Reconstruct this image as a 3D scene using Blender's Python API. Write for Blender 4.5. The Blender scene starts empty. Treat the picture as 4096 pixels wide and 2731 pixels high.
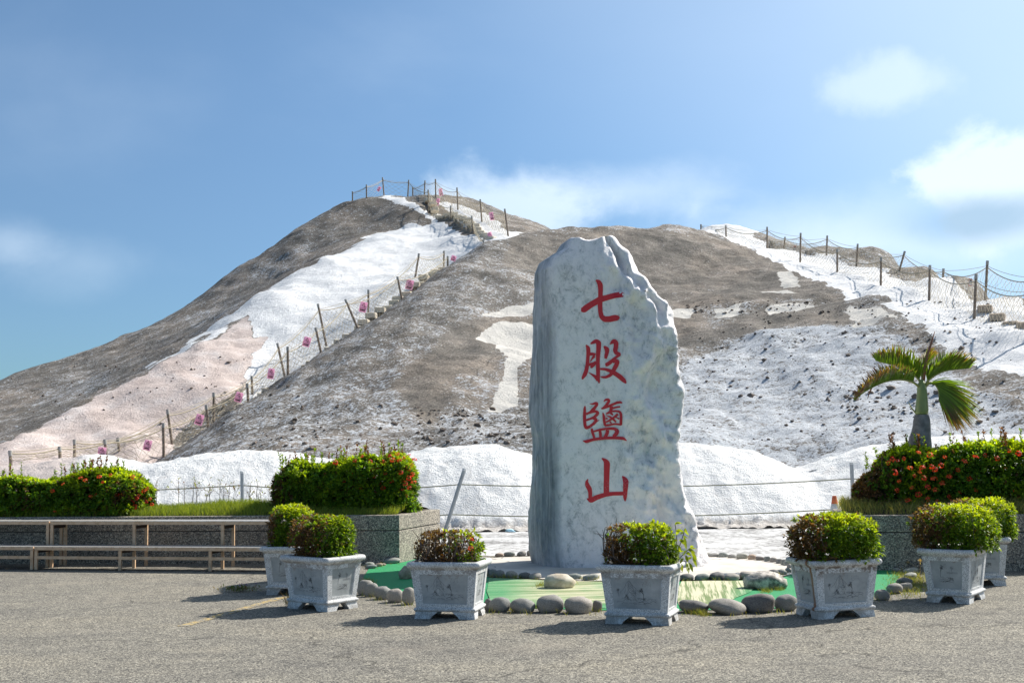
import bpy, bmesh, math, random
import numpy as np
from mathutils import Vector, Matrix, Quaternion
from mathutils.bvhtree import BVHTree

rng = np.random.default_rng(7)
random.seed(7)
sc = bpy.context.scene
COL = sc.collection

# ------------------------------------------------------------------ camera
LENS = 44.0
FPX = LENS / 36.0 * 4096.0
IW, IH = 4096.0, 2731.0
HC = 1.75
PITCH = math.atan((1780.0 - 1365.5) / FPX)
ROLL = 0.013
fw = np.array([0, math.cos(PITCH), math.sin(PITCH)])
R0 = np.array([1.0, 0, 0]); U0 = np.cross(R0, fw)
RV = R0 * math.cos(ROLL) - U0 * math.sin(ROLL)
UV = R0 * math.sin(ROLL) + U0 * math.cos(ROLL)
CP = np.array([0, 0, HC])
cam = bpy.data.cameras.new('camera'); camo = bpy.data.objects.new('camera', cam)
COL.objects.link(camo); sc.camera = camo
cam.lens = LENS; cam.sensor_width = 36.0; cam.clip_start = 0.1; cam.clip_end = 6000
m = Matrix.Identity(4)
for i in range(3):
    m[i][0] = RV[i]; m[i][1] = UV[i]; m[i][2] = -fw[i]; m[i][3] = CP[i]
camo.matrix_world = m

def ray(px, py):
    return fw + RV * ((px - IW / 2) / FPX) - UV * ((py - IH / 2) / FPX)
def G(px, py, z=0.0):
    d = ray(px, py); return CP + d * ((z - HC) / d[2])
def P(px, py, Y):
    d = ray(px, py); return CP + d * (Y / d[1])
V = 4096.0 / 2352.0                       # photo looked at 2352 wide
def PV(x, y, Y): return P(x * V, y * V, Y)
def GV(x, y, z=0.0): return G(x * V, y * V, z)
def projV(p):
    v = p - CP; zc = v @ fw
    return np.stack([(IW / 2 + FPX * (v @ RV) / zc) / V, (IH / 2 - FPX * (v @ UV) / zc) / V], -1)

# ------------------------------------------------------------------ sky, sun, exposure
SUN_AZ = math.radians(57.0)               # clockwise from +Y (to the right of the view)
SUN_EL = math.radians(42.0)
SKY_STRENGTH = 0.10
SUN_STRENGTH = 3.4
EXPOSURE = 1.12
world = bpy.data.worlds.new('World'); sc.world = world; world.use_nodes = True
wn = world.node_tree.nodes; wl = world.node_tree.links; wn.clear()

class NT:
    """small helper to write node trees"""
    def __init__(s, tree): s.t = tree; s.n = tree.nodes; s.l = tree.links
    def node(s, typ, **kw):
        n = s.n.new(typ)
        for k, v in kw.items(): setattr(n, k, v)
        return n
    def put(s, sock, v):
        if v is None: return
        if hasattr(v, 'is_output') or isinstance(v, bpy.types.NodeSocket): s.l.new(v, sock)
        else:
            if sock.type == 'RGBA' and not hasattr(v, '__len__'): v = (v, v, v, 1)
            if sock.type == 'RGBA' and len(v) == 3: v = (*v, 1)
            sock.default_value = v
    def math(s, op, a, b=None, c=None, clamp=False):
        n = s.node('ShaderNodeMath', operation=op); n.use_clamp = clamp
        s.put(n.inputs[0], a); s.put(n.inputs[1], b)
        if c is not None: s.put(n.inputs[2], c)
        return n.outputs[0]
    def vmath(s, op, a, b=None):
        n = s.node('ShaderNodeVectorMath', operation=op)
        s.put(n.inputs[0], a); s.put(n.inputs[1], b)
        return n.outputs['Value'] if op in ('DOT_PRODUCT', 'LENGTH') else n.outputs[0]
    def mix(s, f, a, b, blend='MIX'):
        n = s.node('ShaderNodeMix', data_type='RGBA', blend_type=blend); n.clamp_factor = True
        s.put(n.inputs[0], f); s.put(n.inputs[6], a); s.put(n.inputs[7], b)
        return n.outputs[2]
    def noise(s, vec, scale, detail=4, rough=0.55, dist=0.0):
        n = s.node('ShaderNodeTexNoise'); s.put(n.inputs['Vector'], vec)
        n.inputs['Scale'].default_value = scale; n.inputs['Detail'].default_value = detail
        n.inputs['Roughness'].default_value = rough; n.inputs['Distortion'].default_value = dist
        return n.outputs['Fac']
    def voro(s, vec, scale, feature='F1', out='Distance', rnd=1.0):
        n = s.node('ShaderNodeTexVoronoi', feature=feature); s.put(n.inputs['Vector'], vec)
        n.inputs['Scale'].default_value = scale; n.inputs['Randomness'].default_value = rnd
        return n.outputs[out]
    def step(s, v, lo, hi, a=0.0, b=1.0):
        n = s.node('ShaderNodeMapRange', interpolation_type='SMOOTHSTEP')
        s.put(n.inputs[0], v); s.put(n.inputs[1], lo); s.put(n.inputs[2], hi)
        n.inputs[3].default_value = a; n.inputs[4].default_value = b
        return n.outputs[0]
    def ramp(s, v, stops):
        n = s.node('ShaderNodeValToRGB'); s.put(n.inputs[0], v)
        e = n.color_ramp.elements
        while len(e) < len(stops): e.new(0.5)
        for el, (p, c) in zip(e, stops):
            el.position = p; el.color = (*c, 1) if len(c) == 3 else c
        return n.outputs[0]
    def mapping(s, vec, scale=(1, 1, 1), loc=(0, 0, 0), rot=(0, 0, 0)):
        n = s.node('ShaderNodeMapping'); s.put(n.inputs[0], vec)
        n.inputs[1].default_value = loc; n.inputs[2].default_value = rot; n.inputs[3].default_value = scale
        return n.outputs[0]
    def attr(s, name, out='Fac'):
        n = s.node('ShaderNodeAttribute'); n.attribute_name = name; return n.outputs[out]
    def bump(s, h, strength=0.5, dist=0.02, normal=None):
        n = s.node('ShaderNodeBump'); s.put(n.inputs['Height'], h)
        n.inputs['Strength'].default_value = strength; n.inputs['Distance'].default_value = dist
        if normal is not None: s.put(n.inputs['Normal'], normal)
        return n.outputs[0]

w = NT(world.node_tree)
sky = w.node('ShaderNodeTexSky', sky_type='NISHITA'); sky.sun_disc = False
sky.sun_elevation = SUN_EL; sky.sun_rotation = SUN_AZ
sky.air_density = 0.85; sky.dust_density = 0.5; sky.ozone_density = 2.2; sky.altitude = 600
tc = w.node('ShaderNodeTexCoord').outputs['Generated']
sep = w.node('ShaderNodeSeparateXYZ'); w.put(sep.inputs[0], tc)
az = w.math('ARCTAN2', sep.outputs[0], sep.outputs[1])
el = w.math('ARCSINE', sep.outputs[2])
nz = w.noise(w.mapping(tc, (1, 1, 1.3)), 8.0, 10, 0.58, 0.2)
nz2 = w.noise(w.mapping(tc, (1, 1, 1.8), (3.1, 0.7, 2.0)), 2.6, 7, 0.5, 0.25)
def skypos(x, y):
    d = ray(x * V, y * V); d = d / np.linalg.norm(d)
    return math.atan2(d[0], d[1]), math.asin(d[2])
def cloud(x, y, wx, wy, k=1.3, lo=0.0, hi=0.7, noise=None):
    a0, e0 = skypos(x, y); wa = wx * V / FPX; we = wy * V / FPX
    da = w.math('DIVIDE', w.math('SUBTRACT', az, a0), wa)
    de = w.math('DIVIDE', w.math('SUBTRACT', el, e0), we)
    d = w.math('SQRT', w.math('ADD', w.math('MULTIPLY', da, da), w.math('MULTIPLY', de, de)))
    v = w.math('ADD', w.math('SUBTRACT', 1.0, d), w.math('MULTIPLY', w.math('SUBTRACT', noise or nz, 0.5), k))
    return w.step(v, lo, hi)
# the clouds that stand in the sky over the hill, and a thin scatter of others all round
c_all = w.math('MULTIPLY', w.step(nz2, 0.48, 0.85), 0.16)
clouds = [(c_all, 1.0),
          (cloud(1180, 490, 420, 140, 2.3, 0.12, 0.75), 0.66),
          (cloud(1450, 440, 330, 90, 1.6, 0.0, 0.9), 0.42),
          (cloud(2370, 420, 300, 170, 2.6, 0.15, 0.55), 0.85),
          (cloud(2060, 190, 180, 90, 2.6, 0.15, 0.8), 0.45),
          (cloud(1950, 560, 700, 150, 1.2, 0.0, 1.1), 0.62),
          (cloud(30, 560, 130, 70, 1.8, 0.0, 1.1), 0.25),
          (cloud(200, 610, 260, 90, 1.6, 0.0, 1.1), 0.16)]
sdir = (math.sin(SUN_AZ) * math.cos(SUN_EL), math.cos(SUN_AZ) * math.cos(SUN_EL), math.sin(SUN_EL))
veil = w.step(w.math('ADD', w.vmath('DOT_PRODUCT', tc, sdir), w.math('MULTIPLY', w.math('SUBTRACT', nz2, 0.5), 0.10)), 0.50, 0.97)   # bright haze round the sun
clouds.append((veil, 0.72))
tot = None
for c, amt in clouds:
    x = w.math('SUBTRACT', 1.0, w.math('MULTIPLY', c, amt))
    tot = x if tot is None else w.math('MULTIPLY', tot, x)
cov = w.math('SUBTRACT', 1.0, tot)
shade_dir = w.math('DOT_PRODUCT' if False else 'MULTIPLY', 1.0, 1.0)
under = cloud(2250, 505, 280, 75, 1.2, 0.0, 0.9)
SKY_TINT = (0.47, 0.84, 0.90); SKY_SAT = 0.70
skyc = w.mix(1.0, sky.outputs[0], SKY_TINT, 'MULTIPLY')
hs = w.node('ShaderNodeHueSaturation'); hs.inputs['Saturation'].default_value = SKY_SAT; w.put(hs.inputs['Color'], skyc); skyc = hs.outputs[0]
hz = w.step(el, -0.05, 0.42, 0.60, 1.0)                    # dull haze low down
skyc = w.mix(1.0, skyc, w.mix(hz, (0.12, 0.0, 0.10), (1, 1, 1)), 'MULTIPLY')
KS = 0.125
skyc = w.mix(1.0, skyc, (KS, KS, KS), 'MULTIPLY'); gm = w.node('ShaderNodeGamma'); gm.inputs[1].default_value = 1.4; w.put(gm.inputs[0], skyc)
skyc = w.mix(1.0, gm.outputs[0], (1 / KS, 1 / KS, 1 / KS), 'MULTIPLY')
cloudc = w.mix(under, (4.5, 5.2, 5.9), (2.3, 3.2, 4.1))
final = w.mix(cov, skyc, cloudc)
bg = w.node('ShaderNodeBackground'); bg.inputs[1].default_value = SKY_STRENGTH
w.put(bg.inputs[0], final)
wo = w.node('ShaderNodeOutputWorld'); wl.new(bg.outputs[0], wo.inputs[0])

sun = bpy.data.lights.new('sun', 'SUN'); suno = bpy.data.objects.new('sun', sun); COL.objects.link(suno)
sun.energy = SUN_STRENGTH; sun.angle = math.radians(0.55); sun.color = (1.0, 0.945, 0.86)
sd = Vector((math.sin(SUN_AZ) * math.cos(SUN_EL), math.cos(SUN_AZ) * math.cos(SUN_EL), math.sin(SUN_EL)))
suno.rotation_euler = (-sd).to_track_quat('-Z', 'Y').to_euler()
suno.location = (30, 25, 40)
vs = sc.view_settings
vs.view_transform = 'Standard'; vs.look = 'None'; vs.exposure = EXPOSURE; vs.gamma = 1.0
vs.use_curve_mapping = False
sc.render.engine = 'CYCLES'
sc.cycles.max_bounces = 6; sc.cycles.transparent_max_bounces = 6
sc.cycles.use_denoising = True

# ------------------------------------------------------------------ numpy noise
def _hash(ix, iy, iz, seed):
    h = (ix.astype(np.int64) * 374761393 + iy.astype(np.int64) * 668265263 + iz.astype(np.int64) * 2147483647 + seed * 1274126177) & 0xFFFFFFFF
    h = ((h ^ (h >> 13)) * 1274126177) & 0xFFFFFFFF
    h = ((h ^ (h >> 16)) * 2246822519) & 0xFFFFFFFF
    return ((h ^ (h >> 15)) & 0xFFFFFF) / float(0xFFFFFF)
def vnoise(p, seed=0):
    i = np.floor(p).astype(np.int64); f = p - i; u = f * f * f * (f * (f * 6 - 15) + 10)
    r = 0
    for dx in (0, 1):
        for dy in (0, 1):
            for dz in (0, 1):
                wgt = (u[..., 0] if dx else 1 - u[..., 0]) * (u[..., 1] if dy else 1 - u[..., 1]) * (u[..., 2] if dz else 1 - u[..., 2])
                r = r + wgt * _hash(i[..., 0] + dx, i[..., 1] + dy, i[..., 2] + dz, seed)
    return r * 2 - 1
def fbm(p, octv=4, seed=0, gain=0.5, lac=2.03):
    p = np.asarray(p, float); a = 1.0; s = 0; t = 0
    for o in range(octv):
        s = s + a * vnoise(p + o * 17.3, seed + o); t += a; a *= gain; p = p * lac
    return s / t
def ridged(p, octv=4, seed=0):
    p = np.asarray(p, float); a = 1.0; s = 0; t = 0
    for o in range(octv):
        s = s + a * (1 - 2 * np.abs(vnoise(p + o * 9.7, seed + o))); t += a; a *= 0.5; p = p * 2.1
    return s / t
def inpoly(pt, poly):
    x, y = pt[:, 0], pt[:, 1]; ins = np.zeros(len(pt), bool); n = len(poly); j = n - 1
    for i in range(n):
        xi, yi = poly[i]; xj, yj = poly[j]
        c = ((yi > y) != (yj > y)) & (x < (xj - xi) * (y - yi) / (yj - yi + 1e-12) + xi)
        ins ^= c; j = i
    return ins

# ------------------------------------------------------------------ mesh helpers
class MB:
    def __init__(s): s.v = []; s.f = []; s.c = []; s.n = 0
    def add(s, verts, faces, col=None):
        verts = np.asarray(verts, float).reshape(-1, 3)
        s.v.append(verts)
        if isinstance(faces, np.ndarray): s.f.append(faces + s.n)
        else: s.f.append([tuple(i + s.n for i in f) for f in faces])
        if col is None: col = (1, 1, 1)
        col = np.asarray(col, float)
        s.c.append(np.broadcast_to(col, (len(verts), 3)))
        s.n += len(verts)
    def box(s, c, size, rz=0.0, M=None, col=None):
        x, y, z = [d / 2 for d in size]
        v = np.array([[-x, -y, -z], [x, -y, -z], [x, y, -z], [-x, y, -z], [-x, -y, z], [x, -y, z], [x, y, z], [-x, y, z]])
        if M is not None: v = v @ np.asarray(M).T
        if rz:
            cz, sz = math.cos(rz), math.sin(rz); v = v @ np.array([[cz, sz, 0], [-sz, cz, 0], [0, 0, 1]])
        s.add(v + np.asarray(c), [(0, 3, 2, 1), (4, 5, 6, 7), (0, 1, 5, 4), (1, 2, 6, 5), (2, 3, 7, 6), (3, 0, 4, 7)], col)
    def beam(s, a, b, wd, ht, col=None):
        a = np.asarray(a, float); b = np.asarray(b, float); d = b - a; L = np.linalg.norm(d); d /= L
        up = np.array([0, 0, 1.0]) if abs(d[2]) < 0.95 else np.array([0, 1.0, 0])
        r = np.cross(d, up); r /= np.linalg.norm(r); u = np.cross(r, d)
        s.box((a + b) / 2, (L, wd, ht), M=np.stack([d, r, u], 1), col=col)
    def tube(s, pts, rad, sides=6, cap=True, col=None):
        pts = np.asarray(pts, float); n = len(pts); rad = np.broadcast_to(np.asarray(rad, float), (n,))
        t = np.gradient(pts, axis=0); t /= np.linalg.norm(t, axis=1)[:, None] + 1e-12
        ref = np.array([0.123, 0.27, 0.95])
        if abs(t[0] @ ref) > 0.9: ref = np.array([0.9, 0.3, 0.1])
        a = np.cross(t, ref); a /= np.linalg.norm(a, axis=1)[:, None] + 1e-12
        b = np.cross(t, a)
        an = np.arange(sides) * 2 * math.pi / sides
        ring = pts[:, None, :] + rad[:, None, None] * (np.cos(an)[None, :, None] * a[:, None, :] + np.sin(an)[None, :, None] * b[:, None, :])
        f = []
        for i in range(n - 1):
            for k in range(sides):
                k2 = (k + 1) % sides
                f.append((i * sides + k, i * sides + k2, (i + 1) * sides + k2, (i + 1) * sides + k))
        if cap:
            f.append(tuple(range(sides - 1, -1, -1))); f.append(tuple((n - 1) * sides + k for k in range(sides)))
        s.add(ring.reshape(-1, 3), f, col)
    def rings(s, rings, cap0=True, cap1=True, col=None):
        rings = [np.asarray(r, float) for r in rings]; k = len(rings[0]); f = []
        for i in range(len(rings) - 1):
            for j in range(k):
                j2 = (j + 1) % k
                f.append((i * k + j, i * k + j2, (i + 1) * k + j2, (i + 1) * k + j))
        if cap0: f.append(tuple(range(k - 1, -1, -1)))
        if cap1: f.append(tuple((len(rings) - 1) * k + j for j in range(k)))
        s.add(np.concatenate(rings), f, col)
    def strands(s, A, B, r, col=None):
        """many thin three-sided struts A->B"""
        A = np.asarray(A, float); B = np.asarray(B, float); n = len(A)
        t = B - A; t /= np.linalg.norm(t, axis=1)[:, None] + 1e-12
        a = np.cross(t, np.array([0.2, 0.93, 0.31])); a /= np.linalg.norm(a, axis=1)[:, None] + 1e-12
        b = np.cross(t, a); vs_ = []
        for k in range(3):
            an = k * 2.0944; o = r * (math.cos(an) * a + math.sin(an) * b); vs_ += [A + o, B + o]
        v = np.stack(vs_, 1).reshape(-1, 3); base = (np.arange(n) * 6)[:, None]
        f = np.concatenate([base + np.array([[0, 1, 3, 2]]), base + np.array([[2, 3, 5, 4]]), base + np.array([[4, 5, 1, 0]])])
        s.add(v, f, col)

MESHES = {}
def mesh_of(name, mb, mat, smooth=False, colattr=False, attrs=None, off=None):
    me = bpy.data.meshes.new(name)
    v = np.concatenate(mb.v) if mb.v else np.zeros((0, 3))
    if off is not None: v = v - np.asarray(off)
    arrs = []
    loops = []; starts = []; tot_ = []
    st = 0
    for f in mb.f:
        if isinstance(f, np.ndarray):
            loops.append(f.reshape(-1)); k = f.shape[1]
            starts.append(st + np.arange(len(f)) * k); tot_.append(np.full(len(f), k)); st += f.size
        elif f:
            ln = np.array([len(t) for t in f]); loops.append(np.fromiter((i for t in f for i in t), int))
            starts.append(st + np.concatenate([[0], np.cumsum(ln)[:-1]])); tot_.append(ln); st += ln.sum()
    loops = np.concatenate(loops); starts = np.concatenate(starts); tot_ = np.concatenate(tot_)
    me.vertices.add(len(v)); me.vertices.foreach_set('co', v.astype(np.float32).ravel())
    me.loops.add(len(loops)); me.loops.foreach_set('vertex_index', loops.astype(np.int32))
    me.polygons.add(len(starts)); me.polygons.foreach_set('loop_start', starts.astype(np.int32))
    me.polygons.foreach_set('use_smooth', np.full(len(starts), bool(smooth)))
    if colattr:
        ca = me.color_attributes.new('col', 'FLOAT_COLOR', 'POINT')
        c = np.concatenate(mb.c); c4 = np.concatenate([c, np.ones((len(c), 1))], 1)
        ca.data.foreach_set('color', c4.astype(np.float32).ravel())
    if attrs:
        for k, a in attrs.items():
            at = me.attributes.new(k, 'FLOAT', 'POINT'); at.data.foreach_set('value', np.asarray(a, np.float32))
    me.update(calc_edges=True); me.validate()
    if mat is not None: me.materials.append(mat)
    return me
def link(name, data, parent=None, loc=None, rot=None):
    o = bpy.data.objects.new(name, data); COL.objects.link(o)
    if parent is not None: o.parent = parent
    if loc is not None: o.location = loc
    if rot is not None: o.rotation_euler = rot
    return o
def wloc(o):
    l = np.zeros(3)
    while o is not None: l = l + np.array(o.location); o = o.parent
    return l
def obj(name, mb, mat, parent=None, smooth=False, colattr=False, attrs=None, local=False):
    """mesh object; vertices are given in world space unless local"""
    off = None if (local or parent is None) else wloc(parent)
    return link(name, mesh_of(name, mb, mat, smooth, colattr, attrs, off), parent)
def tag(o, label=None, cat=None, group=None, kind=None):
    if label: o['label'] = label
    if cat: o['category'] = cat
    if group: o['group'] = group
    if kind: o['kind'] = kind
    return o
def thing(name, label, cat, loc=(0, 0, 0), group=None, rz=0.0):
    o = bpy.data.objects.new(name, None); COL.objects.link(o); o.location = tuple(float(x) for x in loc)
    o.rotation_euler = (0, 0, rz); o.empty_display_size = 0.2
    return tag(o, label, cat, group)
def copy_tree(o, parent=None):
    c = o.copy(); COL.objects.link(c)
    if parent is not None: c.parent = parent
    for ch in list(o.children): copy_tree(ch, c)
    return c

# ------------------------------------------------------------------ materials
def newmat(name):
    mt = bpy.data.materials.new(name); mt.use_nodes = True
    n = NT(mt.node_tree); b = n.n['Principled BSDF']
    return mt, n, b
def simple(name, col, rough=0.6, metal=0.0, var=0.12, scale=8.0, bump=0.0, coord='Object', spec=0.3):
    mt, n, b = newmat(name)
    co = n.node('ShaderNodeTexCoord').outputs[coord]
    f = n.noise(co, scale, 5, 0.6)
    c = np.array(col)
    n.put(b.inputs['Base Color'], n.mix(n.step(f, 0.3, 0.7), tuple(c * (1 - var)), tuple(np.minimum(c * (1 + var), 1))))
    b.inputs['Roughness'].default_value = rough; b.inputs['Metallic'].default_value = metal
    b.inputs['Specular IOR Level'].default_value = spec
    if bump: n.put(b.inputs['Normal'], n.bump(n.noise(co, scale * 4, 4), bump, 0.01))
    return mt
def leafmat(name, trans=0.46, rough=0.42):
    mt, n, b = newmat(name)
    c = n.attr('col', 'Color')
    n.put(b.inputs['Base Color'], c); b.inputs['Roughness'].default_value = rough
    b.inputs['Specular IOR Level'].default_value = 0.35
    tr = n.node('ShaderNodeBsdfTranslucent')
    n.put(tr.inputs[0], n.mix(1.0, c, (2.0, 1.9, 0.55), 'MULTIPLY'))
    mx = n.node('ShaderNodeMixShader'); mx.inputs[0].default_value = trans
    n.l.new(b.outputs[0], mx.inputs[1]); n.l.new(tr.outputs[0], mx.inputs[2])
    n.l.new(mx.outputs[0], n.n['Material Output'].inputs[0])
    return mt
def objco(n): return n.node('ShaderNodeTexCoord').outputs['Object']

# asphalt --------------------------------------------------------------
def asphalt_color(n):
    co = objco(n)
    v1 = n.voro(co, 105.0, out='Color'); sp = n.node('ShaderNodeSeparateColor'); n.put(sp.inputs[0], v1)
    grain = n.ramp(sp.outputs[0], [(0.0, (0.045, 0.045, 0.05)), (0.30, (0.14, 0.135, 0.125)), (0.62, (0.235, 0.225, 0.205)), (0.84, (0.36, 0.345, 0.31)), (1.0, (0.58, 0.55, 0.48))])
    v2 = n.voro(co, 72.0, out='Color'); sp2 = n.node('ShaderNodeSeparateColor'); n.put(sp2.inputs[0], v2)
    grain = n.mix(n.step(sp2.outputs[1], 0.80, 0.94, 0, 0.4), grain, (0.50, 0.485, 0.445))
    grain = n.mix(n.step(sp2.outputs[2], 0.82, 0.94, 0, 0.4), grain, (0.04, 0.04, 0.045))
    big = n.noise(n.mapping(co, (0.6, 1.4, 1)), 0.55, 6, 0.62)
    grain = n.mix(1.0, grain, n.ramp(big, [(0.25, (0.72, 0.72, 0.74)), (0.5, (1, 0.99, 0.97)), (0.75, (1.2, 1.16, 1.08))]), 'MULTIPLY')
    md = n.noise(co, 4.0, 5, 0.65)
    grain = n.mix(1.0, grain, n.ramp(md, [(0.3, (0.8, 0.8, 0.8)), (0.7, (1.15, 1.14, 1.1))]), 'MULTIPLY')
    st = n.noise(n.mapping(co, (0.5, 1.5, 1), (4, 2, 0)), 1.1, 7, 0.7)
    grain = n.mix(n.step(st, 0.60, 0.72, 0, 0.45), grain, (0.09, 0.085, 0.08))
    warp = n.node('ShaderNodeTexNoise'); n.put(warp.inputs['Vector'], co); warp.inputs['Scale'].default_value = 1.7; warp.inputs['Detail'].default_value = 6
    cv = n.voro(n.vmath('ADD', co, n.vmath('SCALE', warp.outputs['Color']) if False else warp.outputs['Color']), 0.30, 'DISTANCE_TO_EDGE')
    grain = n.mix(n.step(cv, 0.0015, 0.006, 0.6, 0.0), grain, (0.05, 0.047, 0.043))
    grain = n.mix(n.step(n.noise(n.mapping(co, (1, 1, 1), (9, 1, 0)), 0.8, 5, 0.6), 0.55, 0.75, 0, 0.3), grain, (0.40, 0.36, 0.30))
    grain = n.mix(1.0, grain, (0.92, 0.905, 0.87), 'MULTIPLY')
    h = n.math('ADD', n.math('MULTIPLY', n.voro(co, 105.0), -0.6), n.math('MULTIPLY', n.noise(co, 160, 3), 0.4))
    return co, grain, h
MAT = {}
mt, n, b = newmat('asphalt'); co, g, h = asphalt_color(n)
crack = n.voro(n.mapping(co, (1, 1, 1)), 0.35, 'DISTANCE_TO_EDGE'); 
n.put(b.inputs['Base Color'], g); b.inputs['Roughness'].default_value = 0.9
b.inputs['Specular IOR Level'].default_value = 0.2
n.put(b.inputs['Normal'], n.bump(h, 0.55, 0.012)); MAT['asphalt'] = mt
mt, n, b = newmat('worn_yellow_paint'); co, g, h = asphalt_color(n)
f = n.step(n.noise(co, 9.0, 6, 0.7), 0.46, 0.56)
f = n.math('MULTIPLY', f, n.step(n.voro(co, 105.0), 0.35, 0.6, 1.0, 0.2))
n.put(b.inputs['Base Color'], n.mix(f, g, (0.62, 0.42, 0.10))); b.inputs['Roughness'].default_value = 0.85
n.put(b.inputs['Normal'], n.bump(h, 0.5, 0.012)); MAT['yellow'] = mt

# salt flat -------------------------------------------------------------
mt, n, b = newmat('salty_ground'); co = objco(n)
a = n.noise(n.mapping(co, (0.9, 0.8, 1)), 1.3, 8, 0.7); d = n.noise(n.mapping(co, (1.0, 0.9, 1)), 9.0, 6, 0.7)
s = n.math('ADD', n.math('MULTIPLY', a, 0.5), n.math('MULTIPLY', d, 0.5))
c = n.ramp(s, [(0.40, (0.12, 0.115, 0.11)), (0.465, (0.30, 0.29, 0.28)), (0.53, (0.56, 0.555, 0.545)), (0.66, (0.76, 0.76, 0.755))])
n.put(b.inputs['Base Color'], c); b.inputs['Roughness'].default_value = 0.75
n.put(b.inputs['Normal'], n.bump(d, 0.5, 0.03)); MAT['saltflat'] = mt

# salt hills -------------------------------------------------------------
def hillmat(name, fine=1.0):
    """crust (grey-brown earth) and salt, told apart by three point attributes and broken up by noise"""
    mt, n, b = newmat(name); co = objco(n)
    salt = n.attr('salt'); pink = n.attr('pink'); pale = n.attr('pale'); white = n.attr('white')
    n1 = n.noise(co, 0.55, 8, 0.68); n2 = n.noise(co, 3.2 * fine, 8, 0.75); n3 = n.noise(co, 11.0 * fine, 5, 0.72)
    nl = n.noise(n.mapping(co, (1, 0.45, 1.6)), 0.18, 6, 0.6)
    crust = n.ramp(n1, [(0.25, (0.080, 0.074, 0.067)), (0.45, (0.145, 0.131, 0.114)), (0.62, (0.235, 0.207, 0.178)), (0.8, (0.345, 0.306, 0.266))])
    crust = n.mix(n.step(nl, 0.42, 0.62), crust, n.mix(1.0, crust, (1.25, 1.18, 1.12), 'MULTIPLY'))
    crust = n.mix(1.0, crust, n.ramp(n3, [(0.3, (0.45, 0.45, 0.45)), (0.52, (1, 1, 1)), (0.72, (1.7, 1.66, 1.6))]), 'MULTIPLY')
    ck = n.voro(n.mapping(n.vmath('ADD', co, n.node('ShaderNodeTexNoise').outputs['Color']), (1, 0.6, 1.5)), 0.28, 'DISTANCE_TO_EDGE')
    crust = n.mix(n.step(ck, 0.0, 0.012, 0.55, 0.0), crust, (0.06, 0.05, 0.045))
    saltc = n.ramp(n2, [(0.25, (0.34, 0.365, 0.40)), (0.5, (0.48, 0.505, 0.54)), (0.75, (0.66, 0.68, 0.70))])
    # how much salt here
    k = n.math('ADD', salt, n.math('MULTIPLY', n.math('SUBTRACT', n1, 0.5), 0.75))
    k = n.math('ADD', k, n.math('MULTIPLY', n.math('SUBTRACT', n2, 0.5), 1.6))
    k = n.math('ADD', k, n.math('MULTIPLY', n.math('SUBTRACT', n3, 0.5), 2.0))
    f = n.step(k, 0.40, 0.70)
    c = n.mix(f, crust, saltc)
    pinkc = n.ramp(n.noise(co, 0.8, 7, 0.65), [(0.3, (0.44, 0.36, 0.33)), (0.5, (0.60, 0.505, 0.465)), (0.7, (0.72, 0.65, 0.62))])
    pinkc = n.mix(1.0, pinkc, n.ramp(n3, [(0.3, (0.85, 0.85, 0.85)), (0.7, (1.1, 1.1, 1.1))]), 'MULTIPLY')
    nb = n.math('MULTIPLY', n.math('SUBTRACT', n.noise(co, 1.6, 9, 0.74), 0.5), 1.3)
    palec = n.ramp(n3, [(0.3, (0.50, 0.475, 0.435)), (0.7, (0.66, 0.635, 0.59))])
    whitec = n.ramp(n2, [(0.28, (0.64, 0.645, 0.655)), (0.6, (0.82, 0.82, 0.82))])
    whitec = n.mix(n.step(n.math('ADD', n1, n.math('MULTIPLY', n3, 0.25)), 0.80, 0.90), whitec, (0.42, 0.34, 0.30))
    c = n.mix(n.step(n.math('ADD', white, nb), 0.46, 0.56), c, whitec)
    c = n.mix(n.step(n.math('ADD', pink, nb), 0.44, 0.56), c, pinkc)
    c = n.mix(n.step(n.math('ADD', pale, n.math('MULTIPLY', nb, 1.0)), 0.46, 0.56), c, palec)
    n.put(b.inputs['Base Color'], c); b.inputs['Roughness'].default_value = 0.85
    b.inputs['Specular IOR Level'].default_value = 0.25
    h = n.math('ADD', n.math('MULTIPLY', n2, 0.6), n.math('MULTIPLY', n3, 0.35))
    n.put(b.inputs['Normal'], n.bump(h, 0.95, 0.16))
    return mt
MAT['hill'] = hillmat('salt_crusted_hill')
mt, n, b = newmat('heaped_salt'); co = objco(n)
n2 = n.noise(co, 7.0, 6, 0.65); n3 = n.noise(co, 28.0, 4, 0.65); n1 = n.noise(n.mapping(co, (1, 1, 0.6)), 0.9, 6, 0.6)
c = n.ramp(n2, [(0.30, (0.68, 0.68, 0.68)), (0.46, (0.80, 0.80, 0.79)), (0.7, (0.86, 0.86, 0.845))])
c = n.mix(n.step(n1, 0.58, 0.75, 0, 0.5), c, (0.66, 0.56, 0.49))
zz = n.node('ShaderNodeSeparateXYZ'); n.put(zz.inputs[0], co)
gr = n.noise(n.mapping(co, (1.4, 0.5, 0.5)), 1.6, 6, 0.7)
c = n.mix(n.step(gr, 0.55, 0.72, 0, 0.55), c, (0.60, 0.575, 0.55))
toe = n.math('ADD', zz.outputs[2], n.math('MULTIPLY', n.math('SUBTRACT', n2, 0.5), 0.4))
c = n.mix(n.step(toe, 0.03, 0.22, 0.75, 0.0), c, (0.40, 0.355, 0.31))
c = n.mix(n.step(n.attr('pink'), 0.3, 0.8), c, (0.62, 0.535, 0.495))
n.put(b.inputs['Base Color'], c); b.inputs['Roughness'].default_value = 0.8
n.put(b.inputs['Normal'], n.bump(n.math('ADD', n2, n.math('MULTIPLY', n3, 0.6)), 0.9, 0.06)); MAT['berm'] = mt

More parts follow.
